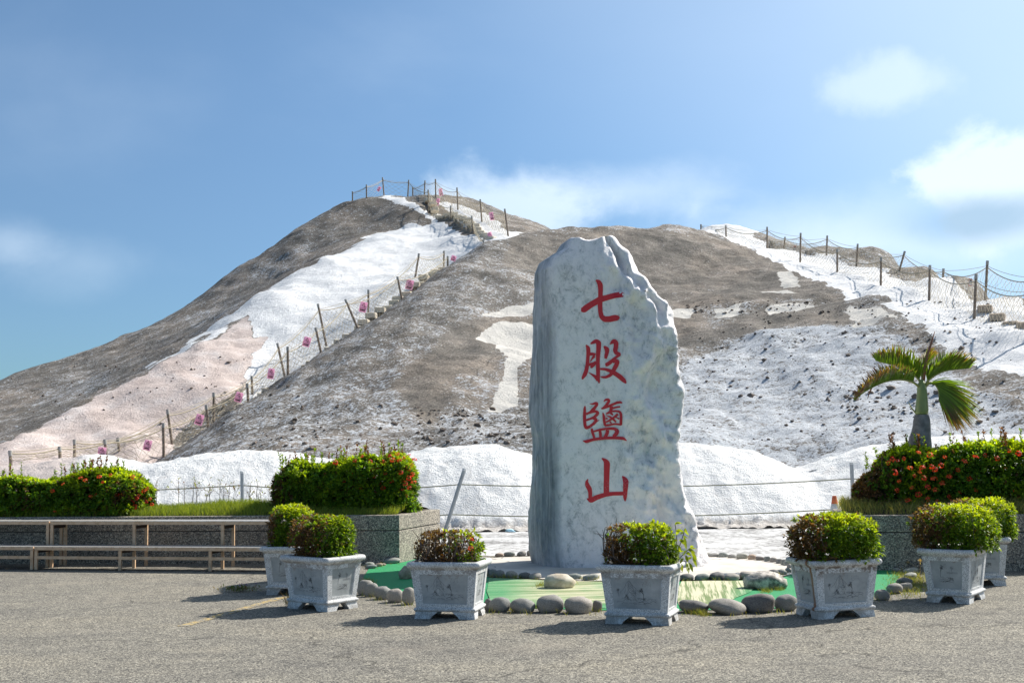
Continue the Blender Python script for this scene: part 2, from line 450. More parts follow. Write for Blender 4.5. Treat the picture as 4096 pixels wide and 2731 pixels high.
# marble ------------------------------------------------------------------
mt, n, b = newmat('grey_veined_marble'); co = objco(n)
stretch = n.mapping(co, (1.0, 1.0, 0.75), rot=(0, 0.5, 0))
a = n.noise(stretch, 1.5, 8, 0.7, 0.5); f2 = n.noise(stretch, 8.0, 9, 0.80, 0.45); f3 = n.noise(co, 30, 5, 0.7)
v = n.math('ADD', n.math('MULTIPLY', a, 0.34), n.math('MULTIPLY', f2, 0.66))
c = n.ramp(v, [(0.35, (0.26, 0.28, 0.29)), (0.42, (0.50, 0.515, 0.52)), (0.465, (0.745, 0.75, 0.745)), (0.52, (0.85, 0.85, 0.84)), (0.70, (0.90, 0.895, 0.88))])
c = n.mix(n.step(f3, 0.56, 0.70, 0, 0.45), c, (0.36, 0.385, 0.40))
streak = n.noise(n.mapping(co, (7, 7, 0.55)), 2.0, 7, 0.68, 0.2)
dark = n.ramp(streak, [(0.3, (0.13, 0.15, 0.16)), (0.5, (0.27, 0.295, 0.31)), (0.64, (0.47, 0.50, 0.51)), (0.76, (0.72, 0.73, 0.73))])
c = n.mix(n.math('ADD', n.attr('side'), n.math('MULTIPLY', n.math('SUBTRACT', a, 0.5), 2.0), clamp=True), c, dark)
c = n.mix(n.step(n.noise(stretch, 4.5, 3, 0.5, 1.0), 0.70, 0.74, 0, 0.2), c, (0.80, 0.76, 0.68))
c = n.mix(1.0, c, (1.045, 0.995, 1.0), 'MULTIPLY')
n.put(b.inputs['Base Color'], c); b.inputs['Roughness'].default_value = 0.55
n.put(b.inputs['Normal'], n.bump(n.math('ADD', f2, n.math('MULTIPLY', f3, 0.5)), 0.6, 0.035)); MAT['marble'] = mt
mt, n, b = newmat('red_paint'); co = objco(n)
f = n.noise(co, 60, 3, 0.6); zz = n.node('ShaderNodeSeparateXYZ'); n.put(zz.inputs[0], co)
fl = n.math('MULTIPLY', n.step(n.voro(co, 55), 0.12, 0.2, 1.0, 0.0), n.step(n.noise(co, 6, 3), 0.45, 0.58))
fl = n.math('MULTIPLY', fl, n.attr('flake'))
n.put(b.inputs['Base Color'], n.mix(fl, n.mix(f, (0.50, 0.013, 0.024), (0.62, 0.022, 0.034)), (0.7, 0.7, 0.68)))
b.inputs['Roughness'].default_value = 0.5; MAT['red'] = mt

# granite planters -----------------------------------------------------------
def granite(name, stain=0.6, rust=False):
    mt, n, b = newmat(name); co = objco(n)
    v1 = n.voro(co, 210, out='Color'); sp = n.node('ShaderNodeSeparateColor'); n.put(sp.inputs[0], v1)
    c = n.ramp(sp.outputs[0], [(0.0, (0.14, 0.145, 0.15)), (0.16, (0.36, 0.37, 0.375)), (0.45, (0.60, 0.61, 0.61)), (0.8, (0.74, 0.745, 0.74)), (1.0, (0.82, 0.82, 0.81))])
    nz_ = n.noise(co, 55, 3); c = n.mix(n.step(nz_, 0.55, 0.7, 0, 0.35), c, (0.72, 0.72, 0.71))
    zz = n.node('ShaderNodeSeparateXYZ'); n.put(zz.inputs[0], co)
    oi = n.node('ShaderNodeObjectInfo').outputs['Random']
    cs = n.node('ShaderNodeCombineXYZ'); n.put(cs.inputs[0], n.math('MULTIPLY', oi, 40)); n.put(cs.inputs[1], n.math('MULTIPLY', oi, 17))
    cos_ = n.vmath('ADD', co, cs.outputs[0])
    st = n.noise(n.mapping(cos_, (1, 1, 1.0)), 9, 7, 0.72)
    band = n.math('MULTIPLY', n.step(zz.outputs[2], 0.36, 0.47), n.step(zz.outputs[2], 0.505, 0.53, 1.0, 0.35))
    m1 = n.math('MULTIPLY', n.step(st, 0.46, 0.58), n.math('MULTIPLY', band, stain))
    c = n.mix(m1, c, (0.17, 0.135, 0.11))
    low = n.math('MULTIPLY', n.step(zz.outputs[2], 0.05, 0.16, 0.6, 0.0), n.step(n.noise(cos_, 7, 5, 0.7), 0.42, 0.6))
    c = n.mix(low, c, (0.24, 0.215, 0.185))
    if rust:
        line = n.math('ADD', zz.outputs[1], n.math('MULTIPLY', n.math('SUBTRACT', n.noise(n.mapping(co, (0, 0, 1)), 6, 3), 0.5), 0.03))
        dd = n.math('ABSOLUTE', n.math('ADD', line, 0.145))
        rk = n.math('MULTIPLY', n.step(dd, 0.008, 0.04, 1.0, 0.0), n.step(zz.outputs[0], -0.25, -0.29))
        rk = n.math('MULTIPLY', rk, n.step(n.noise(n.mapping(co, (20, 20, 2)), 3, 4), 0.25, 0.5, 0.45, 0.95))
        c = n.mix(rk, c, (0.22, 0.085, 0.025))
    n.put(b.inputs['Base Color'], c); b.inputs['Roughness'].default_value = 0.7
    n.put(b.inputs['Normal'], n.bump(n.noise(co, 120, 3), 0.25, 0.006))
    return mt
MAT['granite'] = granite('speckled_granite_terrazzo'); MAT['granite_rust'] = granite('rust_streaked_granite_terrazzo', 0.95, True)
def slate(name, rust=False):
    mt, n, b = newmat(name); co = objco(n)
    oi = n.node('ShaderNodeObjectInfo').outputs['Random']
    cs = n.node('ShaderNodeCombineXYZ'); n.put(cs.inputs[0], n.math('MULTIPLY', oi, 40)); n.put(cs.inputs[2], n.math('MULTIPLY', oi, 11))
    cos_ = n.vmath('ADD', co, cs.outputs[0])
    a = n.noise(cos_, 7, 7, 0.68)
    c = n.ramp(a, [(0.25, (0.25, 0.27, 0.275)), (0.5, (0.36, 0.38, 0.385)), (0.75, (0.48, 0.495, 0.49))])
    zz = n.node('ShaderNodeSeparateXYZ'); n.put(zz.inputs[0], co)
    c = n.mix(n.math('MULTIPLY', n.step(n.noise(cos_, 14, 6, 0.72), 0.52, 0.62), n.step(zz.outputs[2], 0.35, 0.46, 0, 0.7)), c, (0.22, 0.185, 0.16))
    if rust:
        dd = n.math('ABSOLUTE', n.math('ADD', zz.outputs[1], 0.145))
        rk = n.math('MULTIPLY', n.step(dd, 0.012, 0.05, 1.0, 0.0), n.step(zz.outputs[0], -0.25, -0.29))
        c = n.mix(n.math('MULTIPLY', rk, 0.85), c, (0.24, 0.11, 0.035))
    n.put(b.inputs['Base Color'], c); b.inputs['Roughness'].default_value = 0.6
    n.put(b.inputs['Normal'], n.bump(n.noise(co, 40, 4), 0.15, 0.005))
    return mt
MAT['slate'] = slate('grey_slate_panel'); MAT['slate_rust'] = slate('rust_streaked_slate_panel', True)
MAT['ink'] = simple('engraved_lines', (0.13, 0.135, 0.14), 0.8, spec=0.1)
MAT['soil'] = simple('potting_soil', (0.05, 0.036, 0.026), 0.95, var=0.5, scale=30, bump=0.6)

# pebble-dash wall ----------------------------------------------------------
mt, n, b = newmat('pebble_dash'); co = objco(n)
v1 = n.voro(co, 75, out='Color'); sp = n.node('ShaderNodeSeparateColor'); n.put(sp.inputs[0], v1)
c = n.ramp(sp.outputs[0], [(0.0, (0.03, 0.03, 0.03)), (0.3, (0.12, 0.11, 0.10)), (0.6, (0.26, 0.235, 0.20)), (0.85, (0.42, 0.385, 0.32)), (1.0, (0.60, 0.56, 0.48))])
c = n.mix(n.step(n.voro(co, 75), 0.5, 0.75), c, (0.20, 0.185, 0.16))
c = n.mix(1.0, c, n.ramp(n.noise(co, 2.2, 5, 0.6), [(0.3, (0.95, 0.93, 0.9)), (0.7, (1.35, 1.3, 1.22))]), 'MULTIPLY')
n.put(b.inputs['Base Color'], c); b.inputs['Roughness'].default_value = 0.8
n.put(b.inputs['Normal'], n.bump(n.math('MULTIPLY', n.voro(co, 75), -1), 0.6, 0.01)); MAT['pebbledash'] = mt
MAT['mortar'] = simple('recessed_joint', (0.10, 0.095, 0.085), 0.9)

# the rest ------------------------------------------------------------------
mt, n, b = newmat('brown_painted_steel'); co = objco(n)
c = n.ramp(n.noise(co, 14, 7, 0.7), [(0.3, (0.44, 0.28, 0.16)), (0.5, (0.64, 0.43, 0.265)), (0.7, (0.70, 0.51, 0.345))])
c = n.mix(n.step(n.noise(co, 5, 6, 0.7), 0.60, 0.72, 0, 0.55), c, (0.48, 0.42, 0.35))
n.put(b.inputs['Base Color'], c); b.inputs['Roughness'].default_value = 0.6; MAT['brownsteel'] = mt
mt, n, b = newmat('perforated_steel_plate'); co = objco(n)
vv = n.voro(n.mapping(co, (1, 1, 0)), 34, rnd=0.0)
c = n.mix(n.step(vv, 0.22, 0.30, 1, 0), (0.52, 0.50, 0.47), (0.13, 0.11, 0.10))
c = n.mix(n.step(n.noise(co, 3, 6, 0.7), 0.45, 0.7, 0, 0.5), c, (0.38, 0.31, 0.25))
n.put(b.inputs['Base Color'], c); b.inputs['Roughness'].default_value = 0.4; b.inputs['Metallic'].default_value = 0.25; MAT['plate'] = mt
MAT['darksteel'] = simple('dark_steel_brace', (0.07, 0.05, 0.04), 0.7)
MAT['wood'] = simple('weathered_timber', (0.235, 0.185, 0.145), 0.8, var=0.3, scale=14)
MAT['cap'] = simple('grey_post_cap', (0.36, 0.35, 0.325), 0.7)
MAT['rope'] = simple('beige_rope', (0.46, 0.395, 0.285), 0.85, scale=30)
MAT['net'] = simple('beige_netting', (0.50, 0.43, 0.31), 0.85, scale=10)
MAT['darkrope'] = simple('green_black_rope', (0.15, 0.155, 0.09), 0.8, scale=60, var=0.4)
MAT['galv'] = simple('galvanised_pipe', (0.33, 0.355, 0.37), 0.5, 0.3, scale=12)
MAT['galvcap'] = simple('pale_pipe_cap', (0.62, 0.63, 0.62), 0.6)
mt, n, b = newmat('pink_plastic_sheet'); b.inputs['Base Color'].default_value = (0.95, 0.64, 0.78, 1); b.inputs['Roughness'].default_value = 0.5
tr = n.node('ShaderNodeBsdfTranslucent'); tr.inputs[0].default_value = (0.95, 0.62, 0.77, 1); mx = n.node('ShaderNodeMixShader'); mx.inputs[0].default_value = 0.5
n.l.new(b.outputs[0], mx.inputs[1]); n.l.new(tr.outputs[0], mx.inputs[2]); n.l.new(mx.outputs[0], n.n['Material Output'].inputs[0]); MAT['pinksign'] = mt
MAT['redsign'] = simple('red_sign_border', (0.55, 0.12, 0.09), 0.5)
MAT['whitesign'] = simple('pale_sign_face', (0.62, 0.58, 0.54), 0.5)
MAT['print'] = simple('black_print', (0.03, 0.02, 0.025), 0.6)
MAT['orange'] = simple('faded_orange_rubber', (0.55, 0.135, 0.06), 0.55, scale=10, var=0.2)
MAT['conewhite'] = simple('scuffed_white_band', (0.55, 0.55, 0.53), 0.5, scale=14, var=0.4)
MAT['step'] = simple('sandbag_step', (0.62, 0.56, 0.46), 0.9, scale=4, var=0.25, bump=0.5)
MAT['stepwood'] = simple('brown_sleeper_step', (0.40, 0.32, 0.25), 0.85, scale=6, var=0.3)
MAT['twig'] = simple('grey_brown_twig', (0.15, 0.115, 0.095), 0.85, scale=20, var=0.3)
MAT['flower'] = leafmat('red_orange_petals', 0.25, 0.5)
MAT['leaf'] = leafmat('glossy_leaves'); MAT['grass'] = leafmat('grass_blades', 0.35, 0.6)
MAT['palmleaf'] = leafmat('palm_leaflets', 0.3, 0.45)
MAT['clod'] = simple('dark_clods', (0.17, 0.135, 0.11), 0.9, scale=3, var=0.4)
mt, n, b = newmat('worn_concrete'); co = objco(n)
c = n.ramp(n.noise(co, 1.4, 7, 0.65), [(0.3, (0.42, 0.385, 0.33)), (0.5, (0.56, 0.52, 0.46)), (0.7, (0.66, 0.63, 0.57))])
c = n.mix(n.step(n.noise(co, 8, 6, 0.7), 0.55, 0.7, 0, 0.4), c, (0.36, 0.32, 0.27))
ck = n.voro(n.vmath('ADD', co, n.node('ShaderNodeTexNoise').outputs['Color']), 0.55, 'DISTANCE_TO_EDGE')
c = n.mix(n.step(ck, 0.003, 0.009, 0.75, 0.0), c, (0.08, 0.075, 0.07))
n.put(b.inputs['Base Color'], c); b.inputs['Roughness'].default_value = 0.85
n.put(b.inputs['Normal'], n.bump(n.noise(co, 25, 5), 0.3, 0.01)); MAT['concrete'] = mt
def turf(name, worn, rz=0.0):
    mt, n, b = newmat(name); co = objco(n)
    r = n.mapping(co, rot=(0, 0, rz))
    lines = n.noise(n.mapping(r, (1, 0.03, 1)), 22, 3, 0.75)
    p = n.noise(n.mapping(r, (0.6, 1.2, 1)), 1.6, 6, 0.62); fine = n.noise(co, 120, 2, 0.6)
    green = n.mix(n.step(fine, 0.3, 0.7), (0.004, 0.18, 0.055), (0.012, 0.32, 0.11))
    old = n.mix(n.step(lines, 0.42, 0.58), (0.15, 0.21, 0.065), (0.58, 0.55, 0.37))
    f = n.math('ADD', n.math('MULTIPLY', n.math('SUBTRACT', p, 0.5), 1.7), worn)
    f = n.math('ADD', f, n.math('MULTIPLY', n.math('SUBTRACT', lines, 0.5), 0.5), clamp=True)
    f = n.math('MULTIPLY', f, n.attr('wear'))
    n.put(b.inputs['Base Color'], n.mix(f, green, old)); b.inputs['Roughness'].default_value = 0.75
    n.put(b.inputs['Normal'], n.bump(fine, 0.5, 0.01))
    return mt
MAT['turf'] = turf('green_artificial_turf', -0.25); MAT['turfworn'] = turf('worn_artificial_turf', 1.5, 0.12); MAT['turfhalf'] = turf('half_worn_artificial_turf', 0.95, 1.45)
def pebmat(name, c0, c1):
    mt, n, b = newmat(name); co = objco(n)
    oi = n.node('ShaderNodeObjectInfo').outputs['Random']
    cs = n.node('ShaderNodeCombineXYZ'); n.put(cs.inputs[0], n.math('MULTIPLY', oi, 50)); n.put(cs.inputs[1], n.math('MULTIPLY', oi, 23))
    q = n.vmath('ADD', co, cs.outputs[0])
    c = n.mix(n.step(n.noise(q, 11, 7, 0.7), 0.35, 0.65), c0, c1)
    c = n.mix(n.step(n.noise(q, 120, 2), 0.55, 0.7, 0, 0.35), c, (0.5, 0.48, 0.45))
    c = n.mix(1.0, c, n.ramp(oi, [(0, (0.75, 0.78, 0.8)), (0.5, (1, 0.98, 0.95)), (1, (1.2, 1.12, 1.05))]), 'MULTIPLY')
    n.put(b.inputs['Base Color'], c); b.inputs['Roughness'].default_value = 0.75
    n.put(b.inputs['Normal'], n.bump(n.noise(q, 45, 4), 0.25, 0.01)); return mt
MAT['pebble'] = pebmat('grey_river_stone', (0.19, 0.183, 0.17), (0.35, 0.335, 0.31))
MAT['pebbledark'] = pebmat('dark_river_stone', (0.085, 0.083, 0.085), (0.19, 0.185, 0.18))
MAT['pebblegreen'] = pebmat('greenish_river_stone', (0.16, 0.18, 0.165), (0.33, 0.345, 0.32))
MAT['pebbletan'] = pebmat('tan_river_stone', (0.26, 0.20, 0.155), (0.40, 0.32, 0.26))
MAT['rockcream'] = pebmat('cream_rock', (0.46, 0.39, 0.29), (0.68, 0.62, 0.52))
MAT['rockwhite'] = pebmat('banded_white_rock', (0.10, 0.095, 0.09), (0.66, 0.63, 0.58))
MAT['rockolive'] = pebmat('olive_rock', (0.22, 0.20, 0.14), (0.42, 0.39, 0.31))

# ------------------------------------------------------------------ ground
def flat(name, poly, z, mat, sub=None):
    mb = MB(); mb.add([(p[0], p[1], z) for p in poly], [tuple(range(len(poly)))])
    o = obj(name, mb, mat); return o
g0 = flat('plaza_asphalt', [(-900, -60), (900, -60), (900, 2500), (-900, 2500)], 0.0, MAT['asphalt'])
tag(g0, kind='structure')
saltpoly = [GV(330, 1292)[:2], GV(700, 1290)[:2], GV(1000, 1279)[:2], GV(1220, 1276)[:2], GV(1500, 1274)[:2], GV(1700, 1273)[:2], GV(1830, 1288)[:2], (9, 17.9), (40, 19), (60, 140), (-70, 140), (-40, 24), (-9, 20.6), (-5, 20.2)]
sg = flat('salty_ground', [(-40, 20.6), (-5, 20.1), (-1.2, 20.0)] + [GV(x, y)[:2] for x, y in ((1080, 1276), (1220, 1276), (1500, 1274), (1650, 1275), (1740, 1281), (1830, 1288))] + [(4.9, 18.6), (9, 18.2), (40, 16), (90, 200), (-120, 200)], 0.004, MAT['saltflat'])
tag(sg, kind='structure')
# faded yellow line on the asphalt
a, bq = GV(418, 1438), GV(655, 1370)
d = (bq - a); d /= np.linalg.norm(d); nn = np.array([-d[1], d[0], 0]) * 0.06
mb = MB(); mb.add([a - nn, bq - nn, bq + nn, a + nn] + np.array([0, 0, 0.004]), [(0, 1, 2, 3)])
tag(obj('faded_road_marking', mb, MAT['yellow']), kind='structure')

# ------------------------------------------------------------------ hills
class TPS:
    def __init__(s, pts, lam=0.02):
        s.p = np.array([[q[0], q[1]] for q in pts]); z = np.array([q[2] for q in pts]); n_ = len(z)
        K = s.k(s.p, s.p) + lam * np.eye(n_)
        A = np.zeros((n_ + 3, n_ + 3)); A[:n_, :n_] = K; A[:n_, n_] = 1; A[:n_, n_ + 1:] = s.p; A[n_, :n_] = 1; A[n_ + 1:, :n_] = s.p.T
        s.w = np.linalg.solve(A, np.concatenate([z, np.zeros(3)]))
    @staticmethod
    def k(a, b_):
        r = np.sqrt(((a[:, None, :] - b_[None, :, :]) ** 2).sum(-1)); return r ** 1.5   # soft, little overshoot
    def __call__(s, q):
        out = np.empty(len(q)); n_ = len(s.p)
        for i in range(0, len(q), 20000):
            c = q[i:i + 20000]; out[i:i + 20000] = s.k(c, s.p) @ s.w[:n_] + s.w[n_] + c @ s.w[n_ + 1:]
        return out
def heightfield(name, tps, x0, x1, y0, y1, res, keep, noise, attrs_fn, mat, zmin=-0.4):
    xs = np.arange(x0, x1 + res, res); ys = np.arange(y0, y1 + res, res)
    X, Y = np.meshgrid(xs, ys); q = np.stack([X.ravel(), Y.ravel()], 1)
    Z = tps(q)
    ok = keep(q, Z) & (Z > zmin)
    p = np.concatenate([q, Z[:, None]], 1)
    at0 = attrs_fn(p); Z = Z + noise(p, at0); p[:, 2] = Z
    nx = len(xs); idx = np.arange(len(q)).reshape(len(ys), nx)
    quads = np.stack([idx[:-1, :-1], idx[:-1, 1:], idx[1:, 1:], idx[1:, :-1]], -1).reshape(-1, 4)
    quads = quads[ok[quads].all(1)]
    used = np.zeros(len(q), bool); used[quads.ravel()] = True
    re = np.cumsum(used) - 1
    mb = MB(); mb.add(p[used], re[quads])
    o = obj(name, mb, mat, smooth=True, attrs={k: v[used] for k, v in at0.items()})
    tag(o, kind='structure'); return o

# --- front hill and right-hand ridge
edge = [(340, 1075, 44), (374, 1052, 46), (480, 990, 48), (575, 930, 50), (660, 870, 52), (740, 815, 54), (825, 755, 56.5), (920, 690, 60), (1010, 625, 65), (1100, 565, 70), (1180, 547, 74), (1250, 543, 76), (1400, 539, 79), (1480, 537, 81), (1560, 538, 84)]
ctl = []
for x, y, d in edge:
    p = PV(x, y, d); ctl.append(p)
    for k, dz in ((3.0, -1.6), (9.0, -6.0)):
        dirn = np.array([-0.75, 0.66]) if x < 1150 else np.array([-0.1, 1.0])
        ctl.append(np.array([p[0] + dirn[0] * k, p[1] + dirn[1] * k, p[2] + dz]))
for q in [(600, 1030, 38), (720, 1035, 35), (960, 1025, 34.5), (1300, 1010, 34), (1650, 1015, 34), (1830, 1070, 32.5), (2000, 1030, 31), (2200, 1030, 29.5), (2400, 1040, 28),
          (500, 1045, 41), (700, 975, 42), (800, 900, 46), (1000, 800, 50), (1000, 975, 40), (1200, 800, 53), (1200, 930, 43), (1400, 700, 62), (1300, 620, 69), (1400, 950, 42),
          (1600, 620, 70), (1700, 800, 50), (1700, 950, 39), (1900, 690, 58), (2000, 800, 45), (2000, 950, 36), (2200, 840, 40), (2300, 950, 33), (1500, 800, 52), (1750, 650, 65), (2100, 1000, 32.5)]:
    ctl.append(PV(*q))
ridge_near = [(1610, 534, 88), (1667, 552, 84), (1762, 570, 78), (1839, 597, 72), (1923, 628, 66), (2024, 653, 60), (2136, 687, 53), (2242, 722, 46.5), (2352, 762, 41), (2450, 800, 37)]
for x, y, d in ridge_near: ctl.append(PV(x, y, d))
for x, y, d in [(1720, 566, 76.5), (1800, 600, 71), (1900, 640, 64), (2000, 672, 58), (2100, 706, 51.5), (2200, 748, 45.5), (2300, 790, 40.5), (2400, 835, 36)]: ctl.append(PV(x, y, d))
ridge_far = [(1690, 556, 90), (1800, 585, 82), (1900, 592, 76), (1970, 613, 71), (2065, 634, 65), (2167, 658, 58), (2262, 690, 51), (2352, 722, 46), (2450, 760, 42)]
for x, y, d in ridge_far: ctl.append(PV(x, y, d))
for x, y, d in [(1850, 575, 86), (1950, 576, 80), (2050, 591, 74), (2150, 636, 65), (2250, 657, 57), (2352, 690, 51), (2450, 725, 46)]:
    p = PV(x, y, d); ctl.append(p); ctl.append(p + np.array([2.0, 6.0, -2.5])); ctl.append(p + np.array([5.0, 14.0, -8.0]))
ctl += [np.array(q) for q in [(-9, 100, 6.0), (0, 104, 6.0), (10, 104, 5), (30, 60, 4), (30, 40, 2.0), (26, 30, 0.6)]]
tfront = TPS(ctl)
def soft(fn, uv, sc_, r=5.0):
    acc = 0
    for k in range(7):
        o = np.array([math.cos(k * 0.9) * r, math.sin(k * 0.9) * r * 0.7]) if k else np.zeros(2)
        acc = acc + fn(uv + o * sc_[:, None])
    return acc / 7.0
# polygons of the photograph's patches (2352-wide pixels), looked up at each vertex
pale_polys = [[(1100, 770), (1140, 742), (1222, 740), (1240, 740), (1240, 820), (1190, 850), (1180, 940), (1150, 950), (1120, 948), (1145, 900), (1165, 830), (1145, 800), (1090, 785)],
    [(1100, 722), (1160, 698), (1240, 693), (1240, 715), (1150, 722)], [(1782, 632), (1810, 627), (1832, 640), (1838, 660), (1800, 658)],
    [(1750, 675), (1800, 670), (1838, 675), (1800, 681), (1750, 680)], [(1540, 720), (1590, 711), (1606, 715), (1580, 733), (1543, 738)],
    [(1640, 720), (1700, 708), (1692, 725), (1650, 736)], [(1752, 712), (1830, 700), (1875, 700), (1830, 716), (1765, 723)],
    [(1942, 710), (1960, 701), (2010, 708), (2045, 724), (2067, 741), (2020, 745), (1985, 758), (1955, 755), (1962, 735)]]
salt_right = [(1540, 850), (1600, 815), (1660, 785), (1800, 756), (1880, 752), (1940, 752), (2060, 775), (2150, 830), (2250, 900), (2400, 975), (2500, 1100), (1540, 1100)]
brown_left = [(970, 825), (1000, 790), (1040, 748), (1130, 728), (1240, 720), (1240, 760), (1140, 800), (1150, 830), (1130, 850), (1050, 880), (980, 990), (900, 900)]
brown_top = [(1180, 540), (1500, 530), (1700, 560), (1860, 640), (1960, 690), (1940, 760), (1700, 770), (1560, 790), (1540, 700), (1300, 640), (1150, 600)]
mott_right = [(1930, 690), (2060, 720), (2200, 760), (2400, 850), (2500, 1000), (2300, 930), (2100, 800), (1980, 760)]
saltband = [(1640, 752), (1800, 690), (1900, 690), (1900, 700), (1700, 705), (1600, 712)]
left_low = [(380, 1060), (500, 985), (640, 900), (900, 850), (1000, 960), (1240, 930), (1240, 1060)]
def front_attrs(p):
    wv = p * np.array([1, 1, 1.5])
    uv = projV(p); sc_ = 46.0 / np.maximum(p[:, 1], 20)
    uv = uv + np.stack([fbm(wv * 0.7, 4, 3), fbm(wv * 0.7, 4, 9)], 1) * 12 * sc_[:, None]
    def saltf(u):
        salt = np.full(len(u), 0.37)
        salt[inpoly(u, left_low)] = 0.45
        salt[inpoly(u, brown_left)] = 0.12; salt[inpoly(u, brown_top)] = 0.14
        salt[inpoly(u, mott_right)] = 0.38; salt[inpoly(u, salt_right)] = 0.72
        salt[inpoly(u, saltband)] = 0.44
        return salt
    def palef(u):
        pale = np.zeros(len(u))
        for q in pale_polys: pale[inpoly(u, q)] = 1
        return pale
    salt = soft(saltf, uv, sc_, 9.0); pale = np.clip(soft(palef, uv, sc_, 2.0) * 1.25, 0, 1)
    # white path band on the ridge: from the near fence down about 1.6 m
    ln = np.array([PV(x, y, d) for x, y, d in ridge_near]); lf = np.array([PV(x, y, d) for x, y, d in ridge_far])
    def sdist(q, L):
        best = np.full(len(q), 1e9); sg_ = np.zeros(len(q))
        for i in range(len(L) - 1):
            a_ = L[i, :2]; b_ = L[i + 1, :2]; ab = b_ - a_; t = np.clip(((q[:, :2] - a_) @ ab) / (ab @ ab), 0, 1)
            dv = q[:, :2] - (a_ + t[:, None] * ab); dd = np.linalg.norm(dv, axis=1)
            cr = ab[0] * dv[:, 1] - ab[1] * dv[:, 0]; mlt = dd < best
            best = np.where(mlt, dd, best); sg_ = np.where(mlt, np.sign(cr), sg_)
        return best * sg_
    dn = sdist(p, ln) + fbm(p * 0.5, 3, 21) * 0.7
    # left of the line (positive) lies behind
    white = ((dn > -2.0) & (dn < 3.0 + 2.5 * fbm(p * 0.25, 2, 23)) & (p[:, 1] > 30) & (uv[:, 0] > 1540)).astype(float)
    pink = np.zeros(len(p))
    return dict(salt=salt, pink=pink, pale=pale, white=white)
def front_noise(p, at):
    q = p * np.array([1, 1, 1])
    z = fbm(q * 0.22, 4, 31) * 0.35 + fbm(q * 0.9, 4, 35) * 0.16 + ridged(np.stack([p[:, 0] * 0.35, p[:, 1] * 0.10, p[:, 2] * 0.15], 1), 3, 33) * 0.16
    lump = ridged(q * 1.6, 3, 40) * 0.06
    z = z + lump * np.clip(at['salt'] * 2.0, 0.3, 1.4) * (1 - at['white'] * 0.6)
    z = z - at['pale'] * 0.03
    return z
hill_front = heightfield('front_salt_hill', tfront, -22, 34, 29.0, 104, 0.17,
    lambda q, z: np.ones(len(q), bool), front_noise, front_attrs, MAT['hill'])

# --- back hill with the summit
ctl = []
sky_l = [(-200, 960, 84), (0, 890, 88), (140, 840, 90), (290, 785, 92), (380, 735, 93), (440, 690, 94), (520, 635, 95), (620, 570, 96), (700, 512, 97), (800, 466, 98), (870, 453, 99), (925, 456, 100)]
for x, y, d in sky_l:
    p = PV(x, y, d); ctl.append(p)
    ctl.append(p + np.array([-1.5, 6, -2.2])); ctl.append(p + np.array([-3, 16, -9.0]))
spur = [(995, 511, 90), (930, 525, 86), (860, 545, 82), (740, 600, 76), (600, 680, 69), (480, 765, 63), (330, 852, 58), (200, 922, 54), (0, 1000, 50), (-200, 1060, 46)]
for x, y, d in spur:
    p = PV(x, y, d); ctl.append(p)
    # a slight lip: the grey flank behind starts lower
    ctl.append(PV(x - 12, y - 4, d + 3.0) + np.array([0, 0, -0.25]))
for q in [(0, 935, 68), (300, 825, 76), (150, 885, 72), (500, 715, 82), (700, 585, 90), (850, 500, 95), (600, 640, 88), (400, 770, 78)]: ctl.append(PV(*q))
far_posts = [(298, 1823, 46), (478, 1800, 47.5), (689, 1780, 49.5), (855, 1683, 52), (1010, 1587, 54.5), (1140, 1510, 57), (1305, 1379, 60), (1473, 1276, 63), (1662, 1103, 68), (1775, 1075, 72)]
for x, y, d in far_posts: ctl.append(P(x, y + 6, d))
near_posts = [(240, 1825, 43.0), (429, 1850, 44.5), (655, 1832, 46.5), (835, 1736, 48.6), (994, 1628, 50.3), (1152, 1519, 52.5), (1287, 1423, 54.7), (1433, 1318, 57.5), (1607, 1194, 61.5), (1791, 1061, 67)]
for x, y, d in near_posts: ctl.append(P(x, y + 14, d) + np.array([0, 0, -0.5]))
for q in [(300, 960, 52), (150, 1010, 48), (450, 880, 56), (600, 790, 61), (750, 690, 68), (900, 600, 76), (1000, 550, 82), (700, 770, 62), (520, 900, 54), (350, 1000, 49)]: ctl.append(PV(*q))
N_up = [(1939, 980, 74), (1887, 936, 79), (1803, 884, 86), (1713, 830, 93)]
F_up = [(2085, 985, 72), (2019, 953, 76), (1921, 890, 83), (1828, 843, 90), (1742, 792, 97), (1651, 790, 100)]
for x, y, d in N_up + F_up: ctl.append(P(x, y, d))
for x, y, d in [(1700, 800, 102), (1806, 808, 104), (1900, 817, 103), (2000, 846, 100), (2100, 896, 97), (2205, 944, 94), (2400, 1050, 90)]:
    p = P(x, y, d); ctl.append(p); ctl.append(p + np.array([2, 7, -3])); ctl.append(p + np.array([4, 18, -11]))
ctl += [np.array(q) for q in [(-60, 60, 0.5), (-60, 90, 2.0), (-60, 130, -6), (-20, 130, 4), (10, 130, 4), (20, 100, 8), (6, 66, 5), (0, 56, 2.5), (-6, 48, 1.0), (-10, 42, 0.6), (-17, 39.5, 0.35), (-24, 38, 0.2), (-40, 40, 0.2)]]
tback = TPS(ctl)
pink_poly = [(-900, 1100), (-100, 1042), (60, 988), (200, 926), (330, 858), (400, 822), (470, 782), (520, 752), (575, 722), (578, 745), (572, 762), (598, 752), (618, 758), (600, 785), (580, 830), (562, 870), (560, 900), (520, 925), (470, 950), (440, 975), (400, 1010), (380, 1100), (300, 1200), (-900, 1200)]
white_poly = [(895, 448), (935, 462), (980, 492), (1005, 506), (1060, 540), (1110, 545), (1260, 545), (1260, 640), (1000, 700), (800, 830), (560, 960), (560, 880), (578, 820), (610, 757), (570, 765), (575, 720), (500, 762), (400, 820), (330, 858), (340, 845), (480, 762), (600, 678), (740, 598), (860, 543), (930, 522), (995, 509), (960, 490), (900, 470), (870, 456)]
